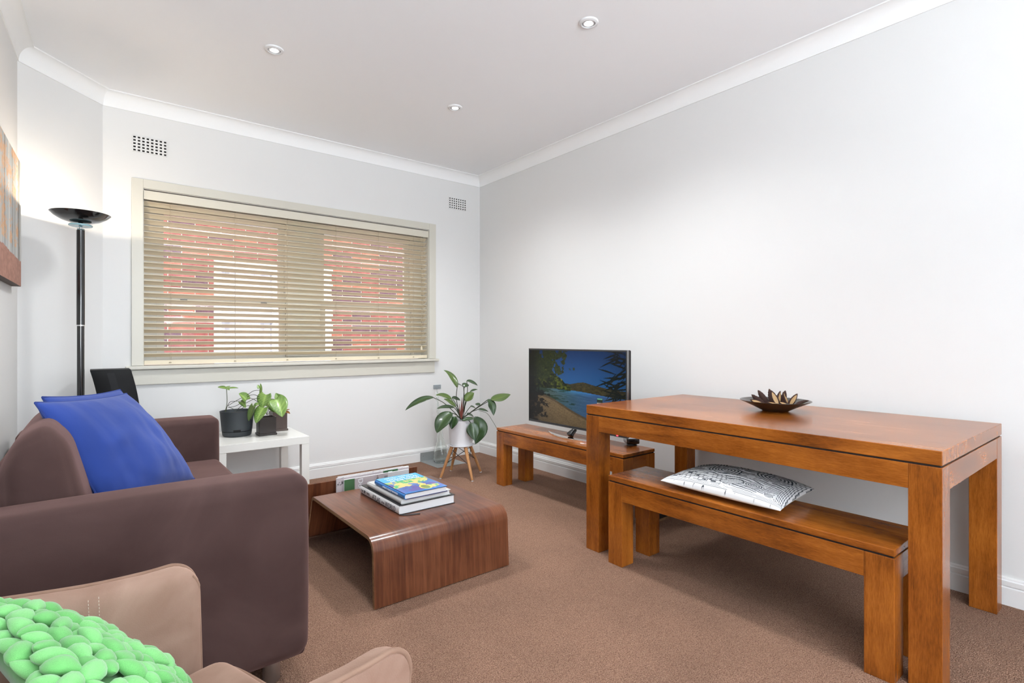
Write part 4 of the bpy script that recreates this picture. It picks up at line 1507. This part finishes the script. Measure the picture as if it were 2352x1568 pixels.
# ---- philodendron on its stand
SCX, SCY = 2.341, 3.617
ps = thing('plant_stand', 'round white plant stand with four splayed beech legs and black wire bracing', 'plant stand', (SCX, SCY, 0))
lathe('disc', [(0.0, 0.0), (0.098, 0.0), (0.106, 0.006), (0.106, 0.010), (0.0, 0.010)], (SCX, SCY, 0.246), M['white_plastic'], ps, 40)
feet = [(2.161, 3.638), (2.360, 3.801), (2.529, 3.610), (2.315, 3.417)]
tops = []
for (x, y) in feet:
    d = Vector((x - SCX, y - SCY, 0)).normalized()
    tp = Vector((SCX, SCY, 0.244)) + d * 0.082
    tops.append((tp, Vector((x, y, 0.006))))
    lg = sweep('leg', [Vector((x, y, 0.007)), (Vector((x, y, 0.006)) + tp) / 2, tp], [0.0095, 0.0125, 0.0145], M['beech'], ps, 14)
    lathe('foot_cap', [(0.0, 0.0), (0.0085, 0.0), (0.0095, 0.006), (0.0, 0.007)], (x, y, 0), M['white_plastic'], lg, 12)
for i in range(4):
    (t1, f1), (t2, f2) = tops[i], tops[(i + 1) % 4]
    sweep('brace_wire', [t1.lerp(f1, 0.08), t2.lerp(f2, 0.55)], 0.0024, M['black_wire'], ps, 6)
    sweep('brace_wire', [t2.lerp(f2, 0.08), t1.lerp(f1, 0.55)], 0.0024, M['black_wire'], ps, 6)

ph = thing('philodendron', 'large dark-leaved philodendron in a white pot on the beech stand', 'potted plant', (SCX, SCY, 0.256))
PZ = 0.2565
lathe('pot', [(0.0, 0.0), (0.088, 0.0), (0.092, 0.004), (0.104, 0.198), (0.1045, 0.200), (0.100, 0.200), (0.0985, 0.17), (0.0, 0.17)], (SCX, SCY, PZ), M['white_plastic'], ph, 48)
lathe('soil', [(0.0, 0.176), (0.06, 0.178), (0.098, 0.172), (0.0, 0.1715)], (SCX, SCY, PZ), M['soil'], ph, 24)
DP = SCX * FW[0] + SCY * FW[1]


def zp(zx, zy, dd=0.0):          # study-crop coordinates to a point near the plant's own depth
    return at(900 + zx / 5.2265, 820 + zy / 5.2265, DP + dd)


crown = zp(835, 745, 0.0)
PL = [  # base, tip, width, depth at base/tip, sag(down), shape material, stem via
    ((785, 362), (622, 156), 0.046, .02, .05, (0.030, 0, 0.035), 'leaf_mid', (775, 500)),
    ((498, 484), (160, 640), 0.062, -.03, -.10, (0, 0, 0.050), 'leaf_dark', (640, 560)),
    ((716, 505), (528, 456), 0.046, .03, .02, (0, 0, 0.030), 'leaf_mid', (775, 610)),
    ((768, 596), (622, 503), 0.044, -.05, -.09, (0.0, 0, 0.020), 'leaf_mid', (800, 650)),
    ((750, 606), (538, 620), 0.040, -.02, -.06, (0, 0, 0.025), 'leaf_dark', (790, 660)),
    ((718, 668), (540, 912), 0.118, -.09, -.17, (-0.025, 0, 0.035), 'leaf_dark', (770, 690)),
    ((760, 715), (718, 866), 0.068, -.10, -.13, (0, 0, 0.02), 'leaf_dark', (800, 720)),
    ((862, 366), (800, 330), 0.060, .01, -.05, (0, 0, 0.012), 'leaf_dark', (868, 520)),
    ((868, 360), (910, 322), 0.056, .03, .06, (0, 0, 0.014), 'leaf_dark', (860, 520)),
    ((900, 286), (1030, 342), 0.044, .06, .10, (0, 0, 0.020), 'leaf_dark', (905, 430)),
    ((940, 415), (1030, 388), 0.022, .05, .08, (0, 0, 0.012), 'leaf_dark', (900, 520)),
    ((885, 528), (988, 428), 0.080, -.06, -.04, (0, 0, 0.014), 'leaf_mid', (870, 640)),
    ((1190, 512), (1425, 446), 0.088, .02, .08, (0, 0, -0.012), 'leaf_mid', (1040, 600)),
    ((1145, 515), (1222, 702), 0.060, .00, -.02, (0.030, 0, 0.040), 'leaf_dark', (1020, 610)),
    ((1060, 575), (1000, 562), 0.030, .04, .06, (0, 0, 0.006), 'leaf_dark', (960, 650)),
    ((1040, 626), (1160, 654), 0.030, .05, .09, (0, 0, 0.012), 'leaf_dark', (950, 660)),
    ((985, 726), (1000, 1046), 0.118, -.02, -.03, (0.075, -0.03, 0.02), 'leaf_dark', (920, 720)),
    ((950, 790), (992, 1000), 0.094, -.10, -.125, (0.010, 0, 0.012), 'leaf_dark', (905, 745)),
    ((850, 762), (985, 742), 0.040, -.10, -.07, (0, 0, 0.016), 'leaf_dark', (845, 752)),
    ((722, 485), (822, 520), 0.040, .05, .07, (0, 0, 0.012), 'leaf_dark', (800, 620)),
    ((945, 592), (1005, 612), 0.026, .03, .06, (0, 0, 0.010), 'leaf_dark', (900, 650)),
    ((905, 690), (985, 720), 0.050, .06, .11, (0, 0, 0.016), 'leaf_dark', (860, 720)),
]
for (b, t, w, d0, d1, sag, mm, via) in PL:
    bp_, tp_ = zp(*b, d0), zp(*t, d1)
    lf = leaf(bp_, tp_, w * 1.2, M[mm], ph, sag=sag, fold=0.16, shape='oval', veins=0.10, curl=0.10)
    sweep('stalk', spline([crown + rng.uniform(-0.008, 0.008, 3) * np.array([1, 1, 0]), zp(*via, d0 * 0.6), bp_], 10), [0.0042] + [0.0032] * 9 + [0.0024] if False else 0.0030, M['stem_dark'], ph, 7)
for (a, b, w) in (((828, 735), (846, 478), 0.0075), ((838, 735), (868, 520), 0.006), ((820, 735), (812, 560), 0.005)):
    p0, p1 = zp(*a, 0), zp(*b, 0.01)
    sweep('new_shoot', [p0, p0 * 0.5 + p1 * 0.5, p1], [w, w * 0.9, 0.0008], M['shoot_red'], ph, 8)
sweep('aerial_root', spline([zp(1040, 640, .03), zp(1140, 672, .02), zp(1205, 760, -.02), zp(1258, 850, -.06)], 14), 0.0018, M['stem_dark'], ph, 6)

# ---- metal angle plate and glass vase behind it
mp_ = thing('metal_plate', 'grey sheet-metal angle plate on the floor against the skirting', 'plate', (2.465, 4.10, 0))
pl_prof = [(3.952, 0.0005), (4.2572, 0.0005), (4.2572, 0.078), (4.2555, 0.078), (4.2555, 0.0025), (3.952, 0.0025)]
prism('angle_sheet', pl_prof, lambda u, v, a: (a, u, v), 2.318, 2.612, M['grey_plate'], mp_)
for x in (2.345, 2.545, 2.585):
    bm = bmesh.new()
    bmesh.ops.create_cone(bm, segments=12, radius1=0.006, radius2=0.005, depth=0.003, cap_ends=True, matrix=Matrix.Translation((x, 4.2542, 0.048)) @ Matrix.Rotation(PI / 2, 4, 'X'))
    link('screw', bm_mesh(bm), M['chrome'], mp_)
vz = 0.003
gp = [(0.0, 0.004), (0.060, 0.004), (0.070, 0.020), (0.068, 0.07), (0.048, 0.14), (0.026, 0.22), (0.016, 0.32), (0.011, 0.46), (0.007, 0.60), (0.006, 0.655)]
go = [(0.0, 0.0), (0.064, 0.0), (0.0745, 0.012), (0.0725, 0.07), (0.052, 0.14), (0.030, 0.22), (0.0195, 0.32), (0.0145, 0.46), (0.0105, 0.60), (0.0095, 0.655)]
vo = lathe('glass_vase', go + gp[::-1], (2.462, 4.118, vz), M['glass'], None, 36, angle=60)
for v in vo.data.vertices:
    v.co.x -= 0.055 * max(0, v.co.z / 0.655)
tag(vo, 'tall clear glass vase with a slim neck, standing on the metal plate', 'vase')

# ---- three small pots on the side table
def crop2(zx, zy, d):
    return at(460 + zx / 5.2267, 840 + zy / 5.2267, d)


PB = (0.770, 3.985)
p1 = thing('round_pot_plant', 'trailing arrowhead plant in a round graphite self-watering pot', 'potted plant', (*PB, sz))
lathe('pot', [(0.0, 0.036), (0.089, 0.036), (0.0935, 0.040), (0.104, 0.160), (0.106, 0.170), (0.102, 0.170), (0.099, 0.150), (0.0, 0.145)], (*PB, sz), M['graphite'], p1, 44)
lathe('water_tray', [(0.0, 0.0), (0.080, 0.0), (0.088, 0.008), (0.092, 0.034), (0.0885, 0.035), (0.0, 0.035)], (*PB, sz), M['graphite'], p1, 44)
dv = Vector((PB[0], PB[1], 0)).normalized()
box('fill_notch', (-0.022, 0.022, -0.004, 0.004, 0.036, 0.050), M['black_hole'], p1, 0.001, M=Matrix.Translation((PB[0] - dv.x * 0.0925, PB[1] - dv.y * 0.0925, sz)) @ Matrix.Rotation(math.atan2(-dv.x, dv.y), 4, 'Z'))
lathe('soil', [(0.0, 0.150), (0.05, 0.152), (0.0985, 0.148), (0.0, 0.146)], (*PB, sz), M['soil'], p1, 20)
DA = PB[0] * FW[0] + PB[1] * FW[1]
sweep('stem', spline([crop2(300, 552, DA - .02), crop2(322, 430, DA - .02), crop2(315, 280, DA - .02)], 12), 0.0022, M['stem_green'], p1, 7)
for (t, w, dd) in (((208, 254), .030, .0), ((362, 240), .026, .05), ((458, 266), .020, -.02), ((350, 292), .020, -.05)):
    leaf(crop2(315, 275, DA - .02), crop2(*t, DA + dd), w, M['leaf_bright'], p1, sag=(0, 0, .006), veins=.25, shape='oval')
for pts in ([(330, 480), (420, 425), (560, 350), (640, 300), (712, 292)], [(340, 500), (450, 470), (560, 375), (640, 345), (710, 372)], [(430, 550), (470, 500), (560, 440), (650, 395), (715, 388)], [(300, 552), (350, 440), (420, 425), (500, 420)], [(340, 490), (400, 520), (430, 548)], [(450, 540), (560, 480), (640, 490)], [(560, 375), (640, 400), (700, 440)]):
    sweep('trailing_stem', spline([crop2(*q, DA - .01 - .02 * i) for i, q in enumerate(pts)], 16), 0.0017, M['stem_dark'], p1, 6)
for (b, t, w, d0, d1, vv) in (((552, 412), (462, 334), .070, -.06, -.09, .4), ((485, 430), (545, 505), .034, -.05, -.07, .3), ((640, 480), (580, 664), .046, -.07, -.10, .1), ((700, 460), (640, 496), .034, -.06, -.08, .2)):
    leaf(crop2(*b, DA + d0), crop2(*t, DA + d1), w, M['leaf_bright' if vv > .15 else 'leaf_mid'], p1, sag=(0, 0, .008), veins=vv, shape='heart')


def square_pot(name, label, x0, y0, w, h_, m, p=None):
    t = thing(name, label, 'potted plant', (x0 + w / 2, y0 + w / 2, sz))
    box('saucer', (x0 - 0.006, x0 + w + 0.006, y0 - 0.006, y0 + w + 0.006, sz, sz + 0.014), m, t, 0.003)
    wt_ = 0.005
    zb_, zt2 = sz + 0.0145, sz + h_
    boxes('pot', [(x0, x0 + w, y0, y0 + wt_, zb_, zt2), (x0, x0 + w, y0 + w - wt_, y0 + w, zb_, zt2), (x0, x0 + wt_, y0 + wt_, y0 + w - wt_, zb_, zt2), (x0 + w - wt_, x0 + w, y0 + wt_, y0 + w - wt_, zb_, zt2), (x0 + wt_, x0 + w - wt_, y0 + wt_, y0 + w - wt_, zb_, zb_ + 0.01)], m, t)
    box('soil', (x0 + wt_, x0 + w - wt_, y0 + wt_, y0 + w - wt_, zb_ + 0.011, zt2 - 0.015), M['soil'], t)
    return t


p2 = square_pot('square_pot_plant', 'bright arrowhead plant in a square black pot, nearest on the side table', 0.884, 3.855, 0.104, 0.122, M['brown_plastic'])
DB = 0.936 * FW[0] + 3.907 * FW[1]
for (b, t, w, d0, d1, sag) in (((790, 345), (742, 505), .098, -.06, -.09, (0, 0, .012)), ((765, 500), (668, 690), .088, -.09, -.14, (0, 0, .02)), ((905, 400), (985, 615), .110, -.06, -.12, (0.01, 0, .02)), ((722, 330), (722, 208), .018, .0, .0, (0.008, 0, 0)), ((705, 270), (690, 225), .018, .0, .01, (0, 0, 0)), ((840, 470), (890, 560), .050, -.04, -.08, (0, 0, .01)), ((790, 440), (860, 500), .050, -.02, -.05, (0, 0, .01))):
    leaf(crop2(*b, DB + d0), crop2(*t, DB + d1), w, M['leaf_bright'], p2, sag=sag, veins=.55, shape='heart', fold=.10)
for pts in ([(800, 590), (830, 480), (820, 400), (790, 345)], [(800, 590), (790, 540), (765, 500)], [(810, 590), (870, 480), (905, 400)], [(800, 590), (740, 450), (722, 330), (722, 260)], [(715, 388), (760, 360), (800, 350)], [(830, 395), (870, 398), (890, 400)]):
    sweep('stalk', spline([crop2(*q, DB - .02 - .012 * i) for i, q in enumerate(pts)], 12), 0.0017, M['stem_green'], p2, 6)
p3 = square_pot('square_pot_cutting', 'sparse cutting with a withered leaf in the taller square brown pot', 0.998, 3.985, 0.098, 0.136, M['brown_plastic2'])
DC = 1.045 * FW[0] + 4.03 * FW[1]
for (b, t, w, d0, d1, mm) in (((960, 440), (905, 325), .050, -.02, -.01, 'leaf_bright'), ((955, 420), (985, 445), .030, -.02, -.03, 'leaf_bright'), ((1010, 545), (1080, 574), .022, -.03, -.05, 'leaf_brown'), ((1015, 540), (1075, 524), .014, -.03, -.04, 'leaf_brown'), ((1005, 500), (1018, 454), .014, -.02, -.02, 'leaf_dark')):
    leaf(crop2(*b, DC + d0), crop2(*t, DC + d1), w, M[mm], p3, sag=(0, 0, .004), veins=.3, shape='oval')
for pts in ([(985, 600), (980, 520), (960, 440)], [(990, 600), (1000, 560), (1012, 543)], [(990, 600), (1000, 540), (1006, 500)]):
    sweep('stalk', spline([crop2(*q, DC - .01) for q in pts], 10), 0.0016, M['stem_dark'], p3, 6)

# ================================================================== FLOOR LAMP
LX, LY = -0.052, 3.725
fl = thing('floor_lamp', 'tall black uplighter floor lamp with a shallow dish shade, lit, in the angled corner', 'lamp', (LX, LY, 0))
c = (LX, LY, 0)
lathe('base', [(0.0, 0.0), (0.118, 0.0), (0.120, 0.006), (0.116, 0.016), (0.05, 0.024), (0.0, 0.026)], c, M['gloss_black'], fl, 40)
lathe('lower_pole', [(0.0, 0.024), (0.0165, 0.024), (0.0165, 1.176), (0.0, 1.176)], c, M['gloss_black'], fl, 24)
lathe('joint_ring', [(0.0, 1.176), (0.0172, 1.176), (0.0172, 1.182), (0.0, 1.182)], c, M['chrome'], fl, 24)
lathe('upper_pole', [(0.0, 1.182), (0.0185, 1.182), (0.0185, 1.698), (0.0, 1.698)], c, M['gloss_black'], fl, 24)
lathe('collar', [(0.0, 1.698), (0.020, 1.698), (0.018, 1.705), (0.007, 1.708), (0.010, 1.714), (0.006, 1.720), (0.0, 1.720)], c, M['chrome'], fl, 24)
lathe('glass_disc', [(0.0, 1.719), (0.050, 1.719), (0.053, 1.722), (0.053, 1.726), (0.050, 1.729), (0.0, 1.729)], c, M['lamp_glass'], fl, 40)
lathe('stem_cap', [(0.0, 1.729), (0.014, 1.729), (0.008, 1.738), (0.008, 1.745), (0.0, 1.745)], c, M['gloss_black'], fl, 20)
sh_o = [(0.0, 1.737), (0.045, 1.739), (0.085, 1.751), (0.115, 1.769), (0.134, 1.788)]
sh_i = [(0.1325, 1.7885), (0.113, 1.7715), (0.083, 1.7535), (0.045, 1.742), (0.0, 1.740)]
lathe('dish_shade', sh_o + sh_i, c, M['gloss_black'], fl, 56, angle=80)
lathe('shade_lining', [(0.130, 1.7872), (0.112, 1.7722), (0.082, 1.7545), (0.045, 1.7432), (0.0, 1.7412), (0.0, 1.7422), (0.045, 1.7442), (0.0815, 1.7555), (0.111, 1.7732), (0.129, 1.7876)], c, M['bowl_in'], fl, 56, angle=80)
lathe('bulb', [(0.0, 1.748), (0.012, 1.750), (0.016, 1.758), (0.012, 1.768), (0.0, 1.770)], c, M['bulb'], fl, 16)
l = bpy.data.lights.new('lamp_glow', 'POINT')
l.energy, l.color, l.shadow_soft_size = 15, (1.0, 0.86, 0.68), 0.02
lo_ = bpy.data.objects.new('lamp_glow', l)
COL.objects.link(lo_)
lo_.parent = fl
lo_.location = (0, 0, 1.782)

# ================================================================== CURVED BLACK TOWER
def S(z):
    return 0.052 * (1 - ((z - 0.55) / 0.375) ** 2) if z > 0.175 else 0.0


zz = np.linspace(0.175, 0.925, 16)
left = [(-0.014 + S(z), z) for z in zz]
right = [(0.178 + S(z), z) for z in zz]
tw = thing('curved_tower', 'glossy black tower with curved sides standing behind the sofa arm', 'tower', (0.09, 3.985, 0))
prism('body', [(-0.014, 0.0)] + left + right[::-1] + [(0.178, 0.0)], lambda u, v, a: (u, a, v), 3.895, 4.075, M['dead_black'], tw, smooth=True, bevel=0.004, angle=40)
zz2 = np.linspace(0.80, 0.905, 6)
prism('vent_strip', [(0.058 + S(z), z) for z in zz2] + [(0.094 + S(z), z) for z in zz2[::-1]], lambda u, v, a: (u, a, v), 3.8935, 3.8955, M['vent_black'], tw)

# ================================================================== CANVAS PICTURE
ld = np.array([-0.318 - -0.504, 3.88 - BACK_Y]); ld /= np.linalg.norm(ld)
nd = np.array([ld[1], -ld[0]])              # into the room
w0 = np.array([-0.318, 3.88])


def onwall(s, off, z):                     # s metres back from the corner
    p = w0 - ld * s + nd * off
    return (p[0], p[1], z)


s0, s1, cz0, cz1 = 0.205, 1.25, 1.372, 2.000
cv = thing('canvas_picture', 'frameless canvas picture of pale trunks, orange leaves and red earth on the left wall', 'picture', onwall((s0 + s1) / 2, 0.02, cz0))
bm = bmesh.new()
vv_ = [bm.verts.new(onwall(s, o_, z)) for s in (s0, s1) for o_ in (0.002, 0.036) for z in (cz0, cz1)]
for f in ((0, 1, 3, 2), (4, 6, 7, 5), (0, 2, 6, 4), (1, 5, 7, 3), (0, 4, 5, 1), (2, 3, 7, 6)):
    bm.faces.new([vv_[i] for i in f])
edge_m = mat('canvas_edge', (0.16, 0.125, 0.105), 0.8)
link('stretcher', bm_mesh(bm), edge_m, cv)


def birch(u, v):
    # u: 0 at the corner end .. 1 towards the viewer; v up
    c = np.stack([190 + 0 * u, 192 + 0 * u, 190 + 0 * u], 1) - 20 * fbm(u * 8, v * 3, 61)[:, None]
    for k, (cx, w, tone) in enumerate(((0.02, 0.016, 206), (0.075, 0.05, 146), (0.14, 0.022, 205), (0.20, 0.03, 178), (0.27, 0.016, 140), (0.36, 0.05, 210), (0.47, 0.02, 150), (0.56, 0.04, 200), (0.7, 0.03, 165), (0.83, 0.05, 205), (0.93, 0.02, 140))):
        d = np.abs(u - cx + 0.006 * np.sin(v * 7 + k))
        m = d < w * 0.5
        sh = tone - 26 * (d / w) * 2 + 26 * (fbm(u * 30, v * 12, 70 + k) - 0.5)
        c[m] = np.stack([sh, sh - 3, sh - 9], 1)[m]
    lv = 0.75 * fbm(u * 16 + 5, v * 10, 81) + 0.60 * fbm(u * 80, v * 50, 82)
    m = (lv > 0.755 - 0.05 * sm(0.15, 0.4, u)) & (v > 0.28) & (u > 0.09)
    c[m] = 0.4 * c[m] + 0.6 * np.array([226, 158, 102]) + 24 * (fbm(u * 60, v * 60, 83)[m] - 0.5)[:, None]
    g = 0.20 + 0.05 * u + 0.02 * (fbm(u * 10, v * 0, 85) - 0.5)
    m = v < g
    t = fbm(u * 50, v * 50, 86)
    c[m] = np.stack([146 + 40 * t, 104 + 34 * t, 90 + 30 * t], 1)[m]
    return lin(c)


def canvas_pt(u, v):
    return np.array([onwall(s0 + 0.001 + a * (s1 - s0 - 0.002), 0.0368, cz0 + 0.001 + b * (cz1 - cz0 - 0.002)) for a, b in zip(u, v)])


print_grid('canvas_print', canvas_pt, 220, 150, birch, M['canvas'], cv, smooth=False)

# ================================================================== ARMCHAIR
AY = math.radians(18)
AO = np.array([0.275, 1.040])
af, al_ = np.array([math.cos(AY), math.sin(AY)]), np.array([-math.sin(AY), math.cos(AY)])


def ach(a, b, z):
    p = AO + af * a + al_ * b
    return (p[0], p[1], z)


def ach_arr(V):
    p = AO[None] + V[:, :1] * af + V[:, 1:2] * al_
    return np.stack([p[:, 0], p[:, 1], V[:, 2]], 1)


ac = thing('armchair', 'tan suede tub armchair with piped edges in the left foreground', 'armchair', ach(-0.25, 0, 0))


ARM_IN, ARM_T = 0.266, 0.050
ARM_DZ = {1: 0.0, -1: 0.022}


def arm_pt(sign, a, b, z):
    """b measured outwards from the inner face; arms flare outwards towards the top"""
    up = min(1.0, max(0.0, (z - 0.30) / 0.32))
    bb_ = ARM_IN + b + 0.020 * up ** 1.5 - 0.008
    return ach(a + (0.012 if sign < 0 else 0.0), sign * bb_, z + ARM_DZ[sign] * up)


arm_prof = [(-0.50, 0.10), (-0.004, 0.10), (0.0, 0.14)] + [(0.0, z) for z in np.linspace(0.2, 0.56, 7)] \
    + [(-0.055 + 0.055 * math.cos(t), 0.565 + 0.055 * math.sin(t)) for t in np.linspace(0.15, PI / 2 - 0.05, 8)] \
    + [(-0.10, 0.622), (-0.2, 0.634), (-0.35, 0.664), (-0.50, 0.695)]


def arm_outline(sign, b, d=0.0):
    """piping path along the front edge, over the top corner and back along the top"""
    pts_ = [(-0.002 + d, z) for z in np.linspace(0.12, 0.56, 9)] + [(-0.055 + (0.055 + d) * math.cos(t), 0.565 + (0.055 + d) * math.sin(t)) for t in np.linspace(0.15, PI / 2 - 0.05, 8)] + [(-0.10, 0.622 + d), (-0.2, 0.634 + d), (-0.35, 0.664 + d), (-0.49, 0.692 + d)]
    return [arm_pt(sign, a, b, z) for a, z in pts_]


for sgn in (1, -1):
    n = len(arm_prof)
    levels = [0.0, 0.003, 0.008, 0.015, 0.024, 0.034, 0.045, 0.050]
    inset = [0.034, 0.022, 0.012, 0.005, 0.0012, 0.0, 0.0012, 0.005]
    V, Fc = [], []
    cxa, cza = -0.29, 0.40
    for lv, ins in zip(levels, inset):
        for (a, z) in arm_prof:
            da, dz_ = a - cxa, z - cza
            L_ = math.hypot(da, dz_)
            V.append(arm_pt(sgn, a - ins * da / L_, lv, z - ins * dz_ / L_))
    for k in range(len(levels) - 1):
        for i in range(n):
            i2 = (i + 1) % n
            Fc.append([k * n + i, k * n + i2, (k + 1) * n + i2, (k + 1) * n + i])
    Fc.append(list(range(n))[::-1])
    Fc.append(list(range((len(levels) - 1) * n, len(levels) * n)))
    bm = bmesh.new()
    bv = [bm.verts.new(p) for p in V]
    for f in Fc:
        bm.faces.new([bv[i] for i in f])
    link('arm', bm_mesh(bm), M['tan'], ac, smooth=True, angle=50)
    sweep('arm_piping', spline(arm_outline(sgn, ARM_T - 0.004), 90), 0.0042, M['tan_pipe'], ac, 8)
    sweep('front_seam', spline(arm_outline(sgn, 0.012, -0.008)[:13], 60), 0.0026, M['tan_pipe'], ac, 8)


def back_warp(V):
    V = V.copy()
    V[:, 0] += 0.09 * (V[:, 1] / 0.30) ** 2
    up = np.clip((V[:, 2] - 0.35) / 0.4, 0, 1)
    V[:, 0] -= 0.03 * up
    return ach_arr(V)


rbox('back', (-0.575, -0.465, -0.330, 0.330, 0.10, 0.755), 0.045, M['tan'], ac, n=10, warp=back_warp)
rbox('seat_base', (-0.46, -0.005, -0.262, 0.262, 0.10, 0.305), 0.02, M['tan'], ac, n=6, warp=ach_arr)
rbox('seat_cushion', (-0.44, 0.030, -0.250, 0.250, 0.300, 0.430), 0.045, M['tan'], ac, n=10, bulge=(0.006, 0.0, 0.010), warp=ach_arr)
# piping around the seat cushion top and the arm fronts
sp = []
for (a, b) in ((-0.40, 0.243), (-0.2, 0.245), (-0.03, 0.242), (0.010, 0.226), (0.024, 0.19), (0.028, 0.1), (0.029, 0.0), (0.028, -0.1), (0.024, -0.19), (0.010, -0.226), (-0.03, -0.242), (-0.2, -0.245), (-0.40, -0.243)):
    sp.append(np.array([a, b, 0.406]))
sweep('seat_piping', [ach(*p) for p in spline(sp, 60)], 0.0045, M['tan_pipe'], ac, 8)
# double stitched seam on the inside of the far arm
for a in (-0.206, -0.190):
    V, Fc = [], []
    for k in range(30):
        z0 = 0.440 + k * 0.0062
        q = [arm_pt(1, a, -0.0006, z0), arm_pt(1, a, -0.0006, z0 + 0.0036)]
        v, f = sweep_data(q, 0.0007, 5)
        o_ = len(V)
        V += v; Fc += [[i + o_ for i in g] for g in f]
    link('stitching', mesh_from(V, Fc), M['thread'], ac)
for (a, b) in ((-0.05, 0.25), (-0.05, -0.25), (-0.44, 0.25), (-0.44, -0.25)):
    p = ach(a, b, 0)
    lathe('foot', [(0.0, 0.0), (0.017, 0.0), (0.023, 0.10), (0.0, 0.104)], p, M['satin_black'], ac, 16)

# ================================================================== GREEN PUFF CUSHION
gm = [mat('green_felt_%d' % k, col, 0.75, sheen=0.4, var=0.14, vscale=38, bump=(90, 0.22, 0.0012)) for k, col in enumerate(((0.150, 0.480, 0.130), (0.205, 0.570, 0.180), (0.100, 0.380, 0.090)))]
gc = thing('green_cushion', 'bright green knotted felt cushion lying in the tan armchair', 'cushion', ach(-0.30, 0, 0.445))
GA, GB, GC, GD = [np.array(ach(*p)) for p in ((-0.165, -0.215, 0.462), (-0.165, 0.215, 0.462), (-0.385, 0.205, 0.705), (-0.385, -0.205, 0.705))]
gcore, gf = pillow('core', [GA, GB, GC, GD], 0.050, gm[2], gc, n=18, pw=0.5, pinch=0.03, flat=0.7)


def puff_mesh(k):
    """plump twisted loop of felt: ridged teardrop with a pinched waist end"""
    V, Fc = [], []
    n, m = 12, 12
    for i in range(n + 1):
        t = i / n
        r = 0.5 * (math.sin(PI * t) ** 0.62) * (1.0 - 0.30 * t) * (0.9 + 0.1 * k)
        for j in range(m):
            a = 2 * PI * j / m
            rr = r * (1 + 0.07 * math.cos(3 * a + 2 * t + k) - 0.14 * max(0, math.cos(a + 0.6 * k)) ** 8)
            V.append(((t - 0.5) * 1.55, rr * math.cos(a), rr * 0.78 * math.sin(a) + 0.10 * math.sin(PI * t)))
    for i in range(n):
        for j in range(m):
            j2 = (j + 1) % m
            Fc.append([i * m + j, i * m + j2, (i + 1) * m + j2, (i + 1) * m + j])
    me = mesh_from(V, Fc)
    me.polygons.foreach_set('use_smooth', [True] * len(me.polygons))
    return me


pm = []
for k in range(3):
    for g in gm[:2]:
        me = puff_mesh(k)
        me.materials.append(g)
        pm.append(me)
gb = base_of(gc)
gn = np.cross(GB - GA, GD - GA); gn /= np.linalg.norm(gn)
e1 = (GB - GA) / np.linalg.norm(GB - GA)
e2 = np.cross(gn, e1)
cnt = 0
pts = []
for j in range(13):
    for i in range(13):
        u = (i + 0.5 + (0.5 if j % 2 else 0) + rng.uniform(-.2, .2)) / 13.2
        v = (j + 0.5 + rng.uniform(-.2, .2)) / 13
        pts.append((min(u, .995), v, 1))
for k in range(46):
    t = k / 46
    e = 4 * t
    q = [(e, 0.0), (1.0, e - 1), (3 - e, 1.0), (0.0, 4 - e)][int(e)]
    pts.append((q[0], q[1], 0))
for (u, v, s) in pts:
    p = gf(np.array([u]), np.array([v]), 1)[0]
    a, b = 2 * u - 1, 2 * v - 1
    nr = gn + 0.55 * (e1 * a ** 3 + e2 * b ** 3)
    nr /= np.linalg.norm(nr)
    ang = rng.uniform(0, 2 * PI)
    d = e1 * math.cos(ang) + e2 * math.sin(ang) + nr * rng.uniform(-0.1, 0.5)
    d -= nr * (d @ nr) * 0.4
    d /= np.linalg.norm(d)
    sd = np.cross(nr, d); sd /= np.linalg.norm(sd)
    up_ = np.cross(d, sd)
    sc = rng.uniform(0.027, 0.037)
    Mx = Matrix((Vector(d), Vector(sd), Vector(up_))).transposed().to_4x4()
    o = bpy.data.objects.new('felt_puff', random.choice(pm))
    COL.objects.link(o)
    o.parent = gc
    o.matrix_local = Matrix.Translation(Vector(p + nr * rng.uniform(0.006, 0.016)) - gb) @ Mx @ Matrix.Scale(sc, 4)
